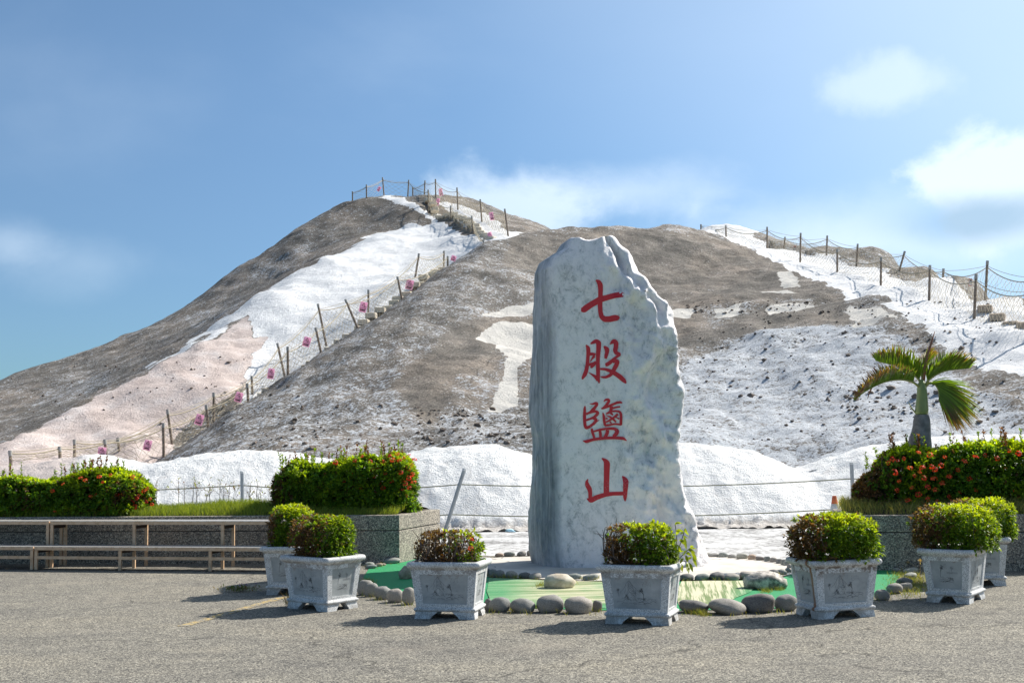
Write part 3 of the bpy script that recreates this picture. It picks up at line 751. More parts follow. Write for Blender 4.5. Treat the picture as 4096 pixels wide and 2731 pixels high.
upper_white = [(1000, 470), (1040, 468), (1100, 490), (1160, 530), (1230, 548), (1140, 552), (1060, 520)]
gp1 = [(560, 620), (640, 585), (720, 560), (700, 600), (640, 630), (580, 640)]
gp2 = [(120, 880), (230, 850), (260, 880), (180, 910), (60, 930)]
gp3 = [(420, 720), (520, 690), (560, 700), (500, 740), (440, 760)]
def back_attrs(p):
    uv = projV(p); sc_ = 60.0 / np.maximum(p[:, 1], 20)
    uv = uv + np.stack([fbm(p * 0.5, 4, 53), fbm(p * 0.5, 4, 59)], 1) * 14 * sc_[:, None]
    behind = p[:, 1] > 101
    def saltf(u):
        salt = np.full(len(u), 0.30)
        for g_ in (gp1, gp2, gp3): salt[inpoly(u, g_)] = 0.42
        return salt
    salt = soft(saltf, uv, sc_, 12.0)
    white = soft(lambda u: (inpoly(u, white_poly) | inpoly(u, upper_white)).astype(float), uv, sc_, 4.0)
    pink = soft(lambda u: inpoly(u, pink_poly).astype(float), uv, sc_, 5.0)
    white[behind] = 0; pink[behind] = 0
    return dict(salt=salt, pink=pink, pale=np.zeros(len(p)), white=white * (1 - pink))
def back_noise(p, at):
    z = fbm(p * 0.16, 4, 61) * 0.45 + fbm(p * 0.7, 4, 66) * 0.14
    ang = p[:, 0] * 0.8 + p[:, 1] * 0.55
    z = z + ridged(np.stack([ang * 0.45, p[:, 1] * 0.08, p[:, 2] * 0.1], 1), 3, 70) * 0.22 * (at['pink'] + at['white'] * 0.6)
    return z + ridged(p * 1.1, 3, 75) * 0.07
hill_back = heightfield('back_salt_hill', tback, -60, 20, 38, 126, 0.26, lambda q, z: np.ones(len(q), bool), back_noise, back_attrs, MAT['hill'])

# --- low bank of heaped white salt in front
bank = [(-16, 1.45), (-14, 1.5)]
for x, y in [(0, 1075), (130, 1056), (230, 1043), (330, 1068), (420, 1050), (520, 1038), (620, 1033), (680, 1040), (720, 1052), (800, 1055), (900, 1045), (960, 1034), (1030, 1025), (1100, 1020), (1160, 1025), (1220, 1048), (1300, 1062), (1400, 1050), (1500, 1022), (1560, 1017), (1640, 1022), (1720, 1030), (1780, 1056), (1812, 1072), (1835, 1079), (1855, 1070), (1900, 1053), (1950, 1036), (2000, 1022), (2090, 1010), (2200, 1000), (2400, 996)]:
    p = PV(x, y, 29.6); bank.append((p[0], p[2]))
bank += [(16, 1.95), (22, 1.7)]
bank = np.array(bank)
xs = np.arange(-16, 18, 0.065); ys = np.arange(25.6, 32.6, 0.065)
X, Y = np.meshgrid(xs, ys); cr = np.interp(X, bank[:, 0], bank[:, 1])
kk = np.exp(-0.5 * (np.arange(-6, 7) / 2.6) ** 2); kk /= kk.sum()
crs = np.convolve(np.interp(xs, bank[:, 0], bank[:, 1]), kk, 'same'); crs[:8] = crs[8]; crs[-8:] = crs[-9]; cr = np.tile(crs, (len(ys), 1))
q = np.stack([X.ravel(), Y.ravel(), np.zeros(X.size)], 1)
toe_y = 26.55 + fbm(np.stack([X.ravel() * 0.5, np.zeros(X.size), np.zeros(X.size)], 1), 3, 81).reshape(X.shape) * 0.25
t = (Y - toe_y) / (29.6 - toe_y)
prof = np.where(t < 1, 1 - np.clip(1 - np.clip(t, 0, 1), 0, 1) ** 1.55, 1 - np.clip((Y - 29.6) / 2.6, 0, 1) ** 2)
Z = cr * np.clip(prof, 0, 1)
fl = ridged(np.stack([X.ravel() * 0.55 + Y.ravel() * 0.1, Y.ravel() * 0.12, np.zeros(X.size)], 1), 3, 85).reshape(X.shape)
Z = Z + np.clip(prof * 3, 0, 1) * (fl * 0.10 * np.clip(1.15 - prof, 0, 1) + fbm(q * 2.6, 4, 88).reshape(X.shape) * 0.06 + fbm(q * 8, 3, 90).reshape(X.shape) * 0.028)
Z = Z + np.where((t < 0.08) & (t > -0.35), np.abs(fbm(q * 5, 3, 92).reshape(X.shape)) * 0.12, 0)
Z = np.where((t < -0.35) | (Y > 32.3), -0.05, Z)
idx = np.arange(X.size).reshape(X.shape)
quads = np.stack([idx[:-1, :-1], idx[:-1, 1:], idx[1:, 1:], idx[1:, :-1]], -1).reshape(-1, 4)
mb = MB(); mb.add(np.stack([X.ravel(), Y.ravel(), Z.ravel()], 1), quads)
pk = np.clip((-9.2 - X.ravel()) / 1.5, 0, 1)
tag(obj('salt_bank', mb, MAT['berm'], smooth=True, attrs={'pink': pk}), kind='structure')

# --- clods lying on the hill
ico = bmesh.new(); bmesh.ops.create_icosphere(ico, subdivisions=1, radius=1.0)
IV = np.array([v.co for v in ico.verts]); IF = np.array([[v.index for v in f.verts] for f in ico.faces]); ico.free()
def ground_on(bvh, x, y, z0=60):
    h = bvh.ray_cast(Vector((x, y, z0)), Vector((0, 0, -1)));
    return None if h[0] is None else h[0]
def bvh_of(o):
    me = o.data; nv = len(me.vertices); co = np.empty(nv * 3, np.float32); me.vertices.foreach_get('co', co)
    nl = len(me.loops); li = np.empty(nl, np.int32); me.loops.foreach_get('vertex_index', li)
    return BVHTree.FromPolygons(co.reshape(-1, 3).tolist(), li.reshape(-1, 4).tolist())
bv_front = bvh_of(hill_front); bv_back = bvh_of(hill_back)
mb = MB()
clod_zones = [(1560, 760, 2340, 1020, 220), (1700, 690, 2300, 790, 160), (960, 940, 1230, 1020, 160), (560, 930, 1000, 1030, 120), (1900, 900, 2300, 960, 120), (0, 820, 700, 980, 140), (1560, 690, 1900, 720, 90)]
for x0, y0, x1, y1, nc in clod_zones:
    for _ in range(nc):
        d = ray(random.uniform(x0, x1) * V, random.uniform(y0, y1) * V)
        h = bv_front.ray_cast(Vector(CP), Vector(d)); h2 = bv_back.ray_cast(Vector(CP), Vector(d))
        if h[0] is None or (h2[0] is not None and h2[3] < h[3]): h = h2
        if h[0] is None: continue
        s = min(0.22, 0.035 * math.exp(random.gauss(0.0, 0.5)))
        v = IV * (1 + 0.3 * rng.standard_normal((len(IV), 1))) * np.array([1, 1, 0.7]) * s
        mb.add(v + np.array(h[0]) + [0, 0, s * 0.3], IF)
tag(obj('scattered_clods', mb, MAT['clod'], smooth=False), label='small dark clods scattered over the salt-crusted hillsides', kind='stuff')

#--PART2--
# ------------------------------------------------------------------ planter walls of pebble-dash concrete
def wall_box(name, label, corners, top, groove, loc):
    """corners: footprint polygon (counter-clockwise seen from above)"""
    t = thing(name, label, 'planter wall', loc)
    c = np.array(corners, float); cen = c.mean(0)
    def ringp(z, inset):
        n_ = len(c); out = []
        for i in range(n_):
            p0, p1, p2 = c[i - 1], c[i], c[(i + 1) % n_]
            d1 = (p1 - p0) / np.linalg.norm(p1 - p0); d2 = (p2 - p1) / np.linalg.norm(p2 - p1)
            n1 = np.array([-d1[1], d1[0]]); n2 = np.array([-d2[1], d2[0]])
            bis = n1 + n2; bis /= (bis @ n1)
            out.append([*(p1 + bis * inset), z])
        return np.array(out)
    lo = MB(); lo.rings([ringp(-0.05, 0), ringp(groove - 0.012, 0), ringp(groove - 0.006, 0.006)], cap1=True)
    obj('lower_course', lo, MAT['pebbledash'], t)
    jo = MB(); jo.rings([ringp(groove - 0.03, 0.028), ringp(groove + 0.03, 0.028)])
    obj('recessed_joint', jo, MAT['mortar'], t)
    up = MB(); iw = 0.16
    up.rings([ringp(groove + 0.008, 0.004), ringp(groove + 0.014, 0), ringp(top - 0.008, 0), ringp(top, 0.008), ringp(top, iw), ringp(top - 0.10, iw)], cap0=True, cap1=False)
    obj('upper_course', up, MAT['pebbledash'], t)
    so = MB(); so.rings([ringp(top - 0.09, iw + 0.002), ringp(top - 0.05, iw + 0.002)], cap0=False)
    obj('soil_bed', so, MAT['soil'], t)
    return t
LW = [np.array([-9.6, 20.06]), np.array([-1.74, 19.07]), np.array([-1.22, 20.72]), np.array([-9.1, 21.72])]
wall_box('planter_wall', 'long pebble-dash planter wall behind the brown bench on the left', LW, 0.72, 0.49, (-5.4, 20.4, 0))
RW = [np.array([4.40, 17.19]), np.array([9.6, 16.36]), np.array([9.95, 18.05]), np.array([4.76, 18.88])]
wall_box('planter_wall', 'pebble-dash planter wall on the right under the palm', RW, 0.74, 0.51, (7.0, 17.6, 0))

# ------------------------------------------------------------------ two-tier steel benches
BU = np.array([math.cos(math.radians(-12.2)), math.sin(math.radians(-12.2)), 0]); BN = np.array([-BU[1], BU[0], 0])
def bench(label, s0, s1, legs):
    """s0..s1 along the front line; legs: positions of the leg frames"""
    o0 = G(133, 2279.3); base = o0 + BU * ((s0 + s1) / 2)
    t = thing('two_tier_bench', label, 'bench', base, 'brown steel benches')
    Z = np.array([0, 0, 1.0])
    def pt(s, d, z): return o0 + BU * s + BN * d + Z * z
    yaw = math.atan2(BU[1], BU[0])
    for z, d0, d1 in ((0.345, 0.0, 0.36), (0.695, 0.40, 0.80)):
        mb = MB(); mb.box(pt((s0 + s1) / 2, (d0 + d1) / 2, z - 0.002), (s1 - s0, d1 - d0, 0.006), yaw)
        obj('seat_plate', mb, MAT['plate'], t)
        mb = MB(); mb.beam(pt(s0, d0 + 0.018, z - 0.028), pt(s1, d0 + 0.018, z - 0.028), 0.036, 0.046)
        obj('front_rail', mb, MAT['brownsteel'], t)
        mb = MB(); mb.beam(pt(s0, d1 - 0.018, z - 0.028), pt(s1, d1 - 0.018, z - 0.028), 0.036, 0.046)
        obj('rear_rail', mb, MAT['brownsteel'], t)
    for s in legs:
        for d, z in ((0.018, 0.29), (0.418, 0.64), (0.782, 0.64)):
            mb = MB(); mb.beam(pt(s, d, 0.0), pt(s, d, z), 0.042, 0.042)
            l = obj('leg', mb, MAT['brownsteel'], t)
            if d < 0.1:
                mb = MB(); mb.box(pt(s, d - 0.01, 0.004), (0.10, 0.09, 0.008), yaw); obj('foot_plate', mb, MAT['darksteel'], l)
        mb = MB(); mb.beam(pt(s, 0.04, 0.27), pt(s, 0.76, 0.27), 0.034, 0.040); obj('brace', mb, MAT['darksteel'], t)
        mb = MB(); mb.beam(pt(s, 0.44, 0.60), pt(s, 0.76, 0.60), 0.034, 0.040); obj('brace', mb, MAT['darksteel'], t)
    ls = sorted(legs)
    for a_, b_ in zip(ls[:-1], ls[1:]):
        mb = MB(); mb.beam(pt(a_ + 0.022, 0.018, 0.185), pt(b_ - 0.022, 0.018, 0.185), 0.034, 0.044); obj('stretcher', mb, MAT['brownsteel'], t)
    return t
bench('brown two-tier steel bench left of the first planters', 0.01, 4.22, [0.035, 1.40, 2.82, 4.19])
bench('brown two-tier steel bench cut off by the left edge, joined to the longer one', -2.95, -0.01, [-2.92, -1.45, -0.035])

# ------------------------------------------------------------------ granite planters
W1T, W2T, W1B, W2B = 0.345, 0.255, 0.303, 0.213        # half sizes of the tapered body, top and bottom
ZB, ZT = 0.118, 0.492
def bodymesh():
    mb = MB(); z0, z1 = ZB, ZT; pz0, pz1 = z0 + 0.030, z1 - 0.044
    faces = [((-1, -1), (1, -1)), ((1, -1), (1, 1)), ((1, 1), (-1, 1)), ((-1, 1), (-1, -1))]
    pans = []
    for (c0, c1) in faces:
        def P3(u, z, inset=0.0):
            k = (z - z0) / (z1 - z0); hx = W1B + (W1T - W1B) * k - inset; hy = W2B + (W2T - W2B) * k - inset
            a_ = np.array([c0[0] * hx, c0[1] * hy]); b_ = np.array([c1[0] * hx, c1[1] * hy]); r = a_ + (b_ - a_) * u
            return np.array([r[0], r[1], z])
        us = (0, 0.115, 0.885, 1) if c0[0] != c1[0] else (0, 0.145, 0.855, 1); zs = (z0, pz0, pz1, z1)
        g = [[P3(u, z) for u in us] for z in zs]
        for i in range(3):
            for j in range(3):
                if i == 1 and j == 1: continue
                mb.add([g[i][j], g[i][j + 1], g[i + 1][j + 1], g[i + 1][j]], [(0, 1, 2, 3)])
        rim = [g[1][1], g[1][2], g[2][2], g[2][1]]
        ins = [P3(us[1], pz0, 0.011), P3(us[2], pz0, 0.011), P3(us[2], pz1, 0.011), P3(us[1], pz1, 0.011)]
        for k in range(4): mb.add([rim[k], rim[(k + 1) % 4], ins[(k + 1) % 4], ins[k]], [(0, 1, 2, 3)])
        pans.append((ins, c0[0] != c1[0]))
    # inside walls
    inn = lambda z, e: np.array([[sx * (W1T - 0.04 - e), sy * (W2T - 0.04 - e), z] for sx, sy in ((-1, -1), (1, -1), (1, 1), (-1, 1))])
    return mb, pans
def rrect(hx, hy, z, r=0.02, k=4):
    out = []
    for cx, cy, a0 in ((1, 1, 0), (-1, 1, 90), (-1, -1, 180), (1, -1, 270)):
        for i in range(k):
            a_ = math.radians(a0 + 90 * i / (k - 1)); out.append([cx * (hx - r) + r * math.cos(a_), cy * (hy - r) + r * math.sin(a_), z])
    return np.array(out)
bmb, PANS = bodymesh()
ME = {}
ME['body'] = mesh_of('planter_body', bmb, MAT['granite'])
mb = MB(); prof = [(0.335, 0.249, 0.485), (0.348, 0.258, 0.498), (0.362, 0.272, 0.512), (0.378, 0.288, 0.520), (0.386, 0.296, 0.531), (0.389, 0.299, 0.545), (0.386, 0.296, 0.561), (0.377, 0.287, 0.572), (0.362, 0.272, 0.576), (0.335, 0.245, 0.574), (0.325, 0.235, 0.560), (0.322, 0.232, 0.50)]
mb.rings([rrect(hx, hy, z, 0.03) for hx, hy, z in prof], cap0=False, cap1=False); ME['rim'] = mesh_of('planter_rim', mb, MAT['granite'], smooth=True)
mb = MB(); prof = [(0.296, 0.206, 0.072), (0.317, 0.227, 0.074), (0.325, 0.235, 0.082), (0.328, 0.238, 0.094), (0.323, 0.233, 0.105), (0.310, 0.220, 0.110), (0.305, 0.215, 0.119), (0.298, 0.208, 0.121)]
mb.rings([rrect(hx, hy, z, 0.015) for hx, hy, z in prof]); ME['moulding'] = mesh_of('base_moulding', mb, MAT['granite'], smooth=False)
mb = MB(); mb.rings([rrect(0.327, 0.237, 0.535, 0.02), rrect(0.327, 0.237, 0.548, 0.02), rrect(0.15, 0.10, 0.556, 0.05)], cap0=True); ME['soil'] = mesh_of('planter_soil', mb, MAT['soil'])
FEET = []
for sx in (-1, 1):
    for sy in (-1, 1):
        def L(z, lx, ly, o):
            X0, Y0 = 0.318 - o, 0.228 - o; tx, ty = 0.07, 0.07
            pts = [(X0, Y0), (X0 - lx, Y0), (X0 - lx, Y0 - ty), (X0 - tx, Y0 - ty), (X0 - tx, Y0 - ly), (X0, Y0 - ly)]
            pts = [(sx * a_, sy * b_, z) for a_, b_ in pts]
            return pts if sx * sy > 0 else pts[::-1]
        mb = MB(); mb.rings([L(0.0, 0.165, 0.135, 0.0), L(0.02, 0.175, 0.142, 0.002), L(0.073, 0.235, 0.175, 0.010)])
        FEET.append(mesh_of('planter_foot', mb, MAT['granite']))
PANM = []
def pan_engraving(ins, wide, seed):
    """thin incised lines: a hill, a hut, a leaning tree, rocks and a block of small written marks"""
    r = random.Random(seed); o, ax, ay = np.array(ins[0]), np.array(ins[1]) - np.array(ins[0]), np.array(ins[3]) - np.array(ins[0])
    nrm = np.cross(ax, ay); nrm /= np.linalg.norm(nrm); L = MB()
    wu = np.linalg.norm(ax)
    def line(pts, wd=0.0016):
        pts = [o + ax * u + ay * v + nrm * 0.0012 for u, v in pts]
        for p, q in zip(pts[:-1], pts[1:]):
            d = q - p; l = np.linalg.norm(d)
            if l < 1e-5: continue
            sd_ = np.cross(nrm, d / l) * wd * 0.62
            L.add([p - sd_, q - sd_, q + sd_, p + sd_], [(0, 1, 2, 3)])
    def wob(u0, v0, u1, v1, k=6, a=0.012):
        return [(u0 + (u1 - u0) * i / k + r.uniform(-a, a) * (0 < i < k), v0 + (v1 - v0) * i / k + r.uniform(-a, a) * (0 < i < k)) for i in range(k + 1)]
    def tree(u, v, ang, ln, dep, wd):
        u2 = u + math.cos(ang) * ln * (0.6 if wide else 0.8); v2 = v + math.sin(ang) * ln
        line(wob(u, v, u2, v2, 3, 0.006), wd)
        if dep:
            for _ in range(r.choice((2, 3))): tree(u2, v2, ang + r.uniform(-1.0, 1.0), ln * r.uniform(0.5, 0.75), dep - 1, wd * 0.75)
        else:
            for _ in range(3): line([(u2 + r.uniform(-.025, .025), v2 + r.uniform(-.04, .04)) for _ in range(2)], 0.0007)
    if wide:
        for k in range(7):                                            # hill with hatching
            uu = 0.40 + r.uniform(-.02, .02); t_ = 0.92 - 0.06 * k
            line([(uu - 0.04 - k * 0.012, t_ - 0.18), (uu - 0.02, t_ - 0.04), (uu, t_), (uu + 0.03, t_ - 0.05), (uu + 0.06 + k * 0.012, t_ - 0.2)], 0.0013)
        for sgn in (-1, 1):
            line(wob(0.40, 0.92, 0.40 + sgn * 0.22, 0.50, 8, 0.02), 0.0013); line(wob(0.40 + sgn * 0.08, 0.8, 0.40 + sgn * 0.14, 0.5, 6, 0.02), 0.0012)
        line([(0.40, 0.52), (0.46, 0.60), (0.52, 0.52), (0.40, 0.52)], 0.0016)      # hut
        for uu in (0.415, 0.445, 0.475, 0.505): line([(uu, 0.52), (uu, 0.42)], 0.0013)
        tree(0.66, 0.30, 1.3, 0.16, 3, 0.003); tree(0.55, 0.2, 0.3, 0.12, 3, 0.003); tree(0.14, 0.40, 1.7, 0.1, 3, 0.002); tree(0.22, 0.25, 0.6, 0.1, 3, 0.002)
        for k in range(30):
            cu, cv = r.uniform(0.12, 0.9), r.uniform(0.12, 0.34); rr = r.uniform(0.03, 0.08)
            line([(cu + rr * math.cos(a_) * r.uniform(.7, 1.1), cv + rr * 0.9 * math.sin(a_) * r.uniform(.7, 1.1)) for a_ in np.linspace(0.2, 2.9, 7)], 0.0015)
        gx0, gy0, gw, gh, nx_, ny_ = 0.68, 0.72, 0.2, 0.18, 6, 5
    else:
        tree(0.30, 0.42, 1.4, 0.18, 3, 0.003); tree(0.45, 0.25, 0.2, 0.16, 3, 0.003)
        for k in range(24):
            cu, cv = r.uniform(0.28, 0.75), r.uniform(0.2, 0.4); rr = r.uniform(0.03, 0.1)
            line([(cu + rr * math.cos(a_), cv + rr * 0.5 * math.sin(a_) * r.uniform(.6, 1.2)) for a_ in np.linspace(0.2, 2.9, 7)], 0.0016)
        for k in range(4): line(wob(0.55, 0.55 + k * 0.02, 0.95, 0.55 + k * 0.02, 5, 0.008), 0.0012)
        tree(0.75, 0.58, 1.6, 0.1, 2, 0.0022)
        gx0, gy0, gw, gh, nx_, ny_ = 0.48, 0.72, 0.1, 0.2, 3, 6
    for i in range(nx_):
        for j in range(ny_):
            u, v = gx0 + gw * i / nx_, gy0 + gh * j / ny_
            for _ in range(3): line([(u + r.uniform(0, .018), v + r.uniform(0, .022)), (u + r.uniform(0, .018), v + r.uniform(0, .022))], 0.0015)
    return L
for i, (ins, wide) in enumerate(PANS):
    mb = MB(); mb.add(ins, [(0, 1, 2, 3)]); mt_ = MAT['slate']
    PANM.append((mesh_of('slate_panel', mb, mt_), mesh_of('engraving', pan_engraving(ins, wide, 5 + i % 2), MAT['ink']), 'wide' if wide else 'narrow'))
def planter(label, loc, rz, rust=False):
    t = thing('stone_planter', label, 'planter', loc, 'grey granite planters on the forecourt', rz)
    parts = [('body', ME['body']), ('rim', ME['rim']), ('base_moulding', ME['moulding']), ('soil', ME['soil'])]
    for nme, me in parts:
        o = link(nme, me, t)
        if rust and nme != 'soil': o.material_slots[0].link = 'OBJECT'; o.material_slots[0].material = MAT['granite_rust']
    for me in FEET: link('foot', me, t)
    for pm, em, k in PANM:
        o = link('panel', pm, t); en_ = None
        if rust: o.material_slots[0].link = 'OBJECT'; o.material_slots[0].material = MAT['slate_rust']
        tag(link('engraving', em, o), kind='stuff')
    return t
def pose_from(corner, a_dir_deg, front='wide', corner_side='R'):
    """front edge runs left from the given front-right foot corner (or right from the front-left one)"""
    a_ = math.radians(a_dir_deg); u = np.array([math.cos(a_), math.sin(a_), 0]); v = np.array([-u[1], u[0], 0])
    hw, hd = (0.318, 0.228) if front == 'wide' else (0.228, 0.318)
    c = corner + v * hd + (-u if corner_side == 'R' else u) * hw
    return c, (a_ if front == 'wide' else a_ - math.pi / 2)
S = 3.136
def zf(o, x, y): return G(o[0] + x / S, o[1] + y / S)
PL = {}
def addp(k, label, corner, deg, front, side, rust=False):
    c, rz = pose_from(corner, deg, front, side); PL[k] = (c, rz, planter(label, c, rz, rust))
addp(1, 'grey stone planter nearest the bench, half hidden behind another planter', zf((1020, 1980), 140, 1250), -6, 'narrow', 'L')
addp(2, 'grey stone planter turned corner-on, second from the left', zf((1020, 1980), 910, 1465), -38, 'wide', 'R')
addp(3, 'grey stone planter in front of the pebble-dash corner, brown stain below its rim', zf((1560, 2060), 1065, 1308), -12, 'wide', 'R')
addp(4, 'grey stone planter standing in front of the marble monument', zf((2340, 2060), 1055, 1385), -19, 'wide', 'R')
addp(5, 'grey stone planter with an orange rust streak down its side', zf((3100, 2040), 545, 1370), 16, 'wide', 'L', True)
addp(6, 'grey stone planter with a bird-and-branch panel, in front at the right edge', zf((3596, 1940), 885, 1493), -35, 'narrow', 'R')
addp(7, 'grey stone planter partly hidden at the far right beside the wall', zf((3596, 1940), 1350, 1262), -14, 'narrow', 'R')

# ------------------------------------------------------------------ foliage
def leaf_batch(pos, direc, length, width, cols, droop=0.15, roll=None):
    """pos (n,3) base, direc (n,3) unit; a leaf is two creased quads"""
    n_ = len(pos); d = direc / (np.linalg.norm(direc, axis=1)[:, None] + 1e-9)
    up = np.tile(np.array([0, 0, 1.0]), (n_, 1)) + 0.35 * rng.standard_normal((n_, 3))
    s_ = np.cross(d, up); s_ /= np.linalg.norm(s_, axis=1)[:, None] + 1e-9
    nn_ = np.cross(s_, d)
    L = np.broadcast_to(np.asarray(length, float), (n_,))[:, None]; Wd = np.broadcast_to(np.asarray(width, float), (n_,))[:, None]
    mid = pos + d * L * 0.55 + nn_ * L * 0.03; tip = pos + d * L - nn_ * L * droop
    l = pos + d * L * 0.58 + s_ * Wd * 0.5 + nn_ * Wd * 0.18; r = pos + d * L * 0.58 - s_ * Wd * 0.5 + nn_ * Wd * 0.18
    v = np.stack([pos, l, tip, r, mid], 1).reshape(-1, 3); b_ = (np.arange(n_) * 5)[:, None]
    f = np.concatenate([b_ + np.array([[0, 4, 2, 1]]), b_ + np.array([[0, 3, 2, 4]])])
    return v, f, np.repeat(cols, 5, 0)
GREEN = np.array([0.085, 0.165, 0.018]); YOUNG = np.array([0.36, 0.42, 0.022]); BROWN = np.array([0.115, 0.072, 0.042]); RED = np.array([0.13, 0.06, 0.03])
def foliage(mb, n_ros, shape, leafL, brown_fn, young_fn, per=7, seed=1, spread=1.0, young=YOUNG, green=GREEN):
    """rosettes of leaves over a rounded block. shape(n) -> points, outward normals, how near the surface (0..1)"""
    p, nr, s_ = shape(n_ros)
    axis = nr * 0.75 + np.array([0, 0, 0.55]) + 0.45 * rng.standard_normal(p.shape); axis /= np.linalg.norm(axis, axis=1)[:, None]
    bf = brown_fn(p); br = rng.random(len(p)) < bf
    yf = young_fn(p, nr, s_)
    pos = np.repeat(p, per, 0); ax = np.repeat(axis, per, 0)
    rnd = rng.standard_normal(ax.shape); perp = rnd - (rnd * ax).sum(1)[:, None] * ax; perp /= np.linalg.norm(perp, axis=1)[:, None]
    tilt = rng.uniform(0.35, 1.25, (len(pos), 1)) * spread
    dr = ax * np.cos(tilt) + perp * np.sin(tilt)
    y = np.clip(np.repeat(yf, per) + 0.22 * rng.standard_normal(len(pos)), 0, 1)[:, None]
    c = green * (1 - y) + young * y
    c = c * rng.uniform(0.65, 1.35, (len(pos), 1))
    brr = np.repeat(br, per); bc = BROWN * rng.uniform(0.5, 1.7, (len(pos), 1)); redm = rng.random(len(pos)) < 0.2; bc[redm] = RED * 1.1
    c = np.where(brr[:, None], bc, c)
    ln = leafL * rng.uniform(0.65, 1.25, len(pos)) * np.where(brr, 0.8, 1.0)
    v, f, cc = leaf_batch(pos + perp * 0.004, dr, ln, ln * 0.42, c)
    mb.add(v, f, cc)
def blockshape(cx, cy, z0, hx, hy, hz, rz, power=3.2, seed=0, lump=0.10, core=0.35):
    c_, s_ = math.cos(rz), math.sin(rz)
    def fn(n_):
        d = rng.standard_normal((n_ * 2, 3)); d /= np.linalg.norm(d, axis=1)[:, None]
        d = d[d[:, 2] > -0.55][:n_]
        r = (np.abs(d) ** power).sum(1) ** (-1 / power)
        q = d * r[:, None]
        nr = np.sign(q) * np.abs(q) ** (power - 1) / np.array([hx, hy, hz]); nr /= np.linalg.norm(nr, axis=1)[:, None]
        s = 1 - np.abs(rng.standard_normal(len(q))) * core * 0.5; s = np.clip(s, 0.25, 1.0)
        nz_ = fbm(q * 2.1 + seed * 11.3, 3, 200 + seed)
        k = s * (1 + lump * nz_)
        p = q * k[:, None] * np.array([hx, hy, hz])
        p[:, 2] = p[:, 2] + hz * 0.55
        p[:, 2] = np.maximum(p[:, 2], 0.0 + 0.05 * rng.random(len(p)))
        X = c_ * p[:, 0] - s_ * p[:, 1] + cx; Y = s_ * p[:, 0] + c_ * p[:, 1] + cy
        N = np.stack([c_ * nr[:, 0] - s_ * nr[:, 1], s_ * nr[:, 0] + c_ * nr[:, 1], nr[:, 2]], 1)
        return np.stack([X, Y, p[:, 2] + z0], 1), N, s
    return fn
def twigs(mb, n_, c, hx, hy, z0, z1, rz, tall=0.0, rad=0.0035, xr=(-1, 1), lean=0.12):
    c_, s_ = math.cos(rz), math.sin(rz)
    for _ in range(n_):
        x, y = random.uniform(xr[0], xr[1]) * hx, random.uniform(-1, 1) * hy
        X, Y = c_ * x - s_ * y + c[0], s_ * x + c_ * y + c[1]
        h = random.uniform(0.55, 1.0) * (z1 - z0) + tall * random.random()
        pts = [np.array([c[0] + (X - c[0]) * 0.55, c[1] + (Y - c[1]) * 0.55, z0])]
        for k in (0.35, 0.7, 1.0):
            pts.append(np.array([X + random.gauss(0, lean * 0.25) * k, Y + random.gauss(0, lean * 0.25) * k, z0 + h * k]))
        mb.tube(pts, [rad * 1.3, rad * 1.1, rad * 0.9, rad * 0.5], 4)
        if random.random() < 0.6:
            b0 = pts[2]; dv = np.array([random.gauss(0, 1), random.gauss(0, 1), 0.7]); dv /= np.linalg.norm(dv)
            mb.tube([b0, b0 + dv * h * 0.28], [rad * 0.7, rad * 0.35], 3)
fm = []
for k in range(4):                                                        # flower heads of small four-petalled florets
    mb = MB(); nfl = 26
    d = rng.standard_normal((nfl, 3)); d[:, 2] = np.abs(d[:, 2]) * 0.8 + 0.1; d /= np.linalg.norm(d, axis=1)[:, None]
    base = d * np.array([0.05, 0.05, 0.034]) * rng.uniform(0.8, 1.15, (nfl, 1))
    for i in range(nfl):
        t1 = np.cross(d[i], [0.3, 0.2, 0.9]); t1 /= np.linalg.norm(t1); t2 = np.cross(d[i], t1); L = 0.013
        a0 = random.random() * 3
        cr_ = np.array([0.72, 0.065, 0.03]) * random.uniform(0.75, 1.3) if k < 3 else np.array([0.72, 0.11, 0.035]) * random.uniform(0.8, 1.2)
        for j in range(4):
            an = a0 + j * math.pi / 2; u = t1 * math.cos(an) + t2 * math.sin(an); s__ = np.cross(d[i], u)
            mb.add([base[i], base[i] + u * L * 0.6 + s__ * L * 0.4, base[i] + u * L * 1.2 + d[i] * 0.002, base[i] + u * L * 0.6 - s__ * L * 0.4], [(0, 1, 2, 3)], cr_)
    fm.append(mesh_of('flower_head', mb, MAT['flower'], colattr=True))
def put_flowers(parent, pts, size=(0.8, 1.25)):
    base = wloc(parent)
    for p in pts:
        o = link('flower_head', fm[random.randrange(4)], parent, tuple(np.asarray(p) - base))
        o.scale = (random.uniform(*size),) * 3; o.rotation_euler = (random.uniform(0.3, 1.3), random.uniform(-.4, .4), random.uniform(-0.6, 0.6))
SHRUBS = [   # planter, hx, hy, height, brown side (local x sign), label, rosettes
    (1, 0.33, 0.26, 0.50, 'clipped shrub with bright yellow-green top in the planter nearest the bench', 800, 0.25),
    (2, 0.36, 0.27, 0.46, 'clipped shrub, dried brown on its left half, in the corner-on planter', 820, 0.55),
    (3, 0.36, 0.26, 0.32, 'thin shrub of bare cut twigs and two orange flowers in the stained planter', 330, 0.85),
    (4, 0.36, 0.26, 0.40, 'clipped shrub with bare twigs at its left, in front of the marble monument', 640, 0.40),
    (5, 0.46, 0.33, 0.46, 'dense green clipped shrub in the rust-streaked planter', 1150, 0.30),
    (6, 0.36, 0.46, 0.47, 'broad clipped shrub with a brown left end at the right edge', 1150, 0.33),
    (7, 0.36, 0.42, 0.46, 'clipped shrub behind another, nearest the right-hand wall', 900, 0.30)]
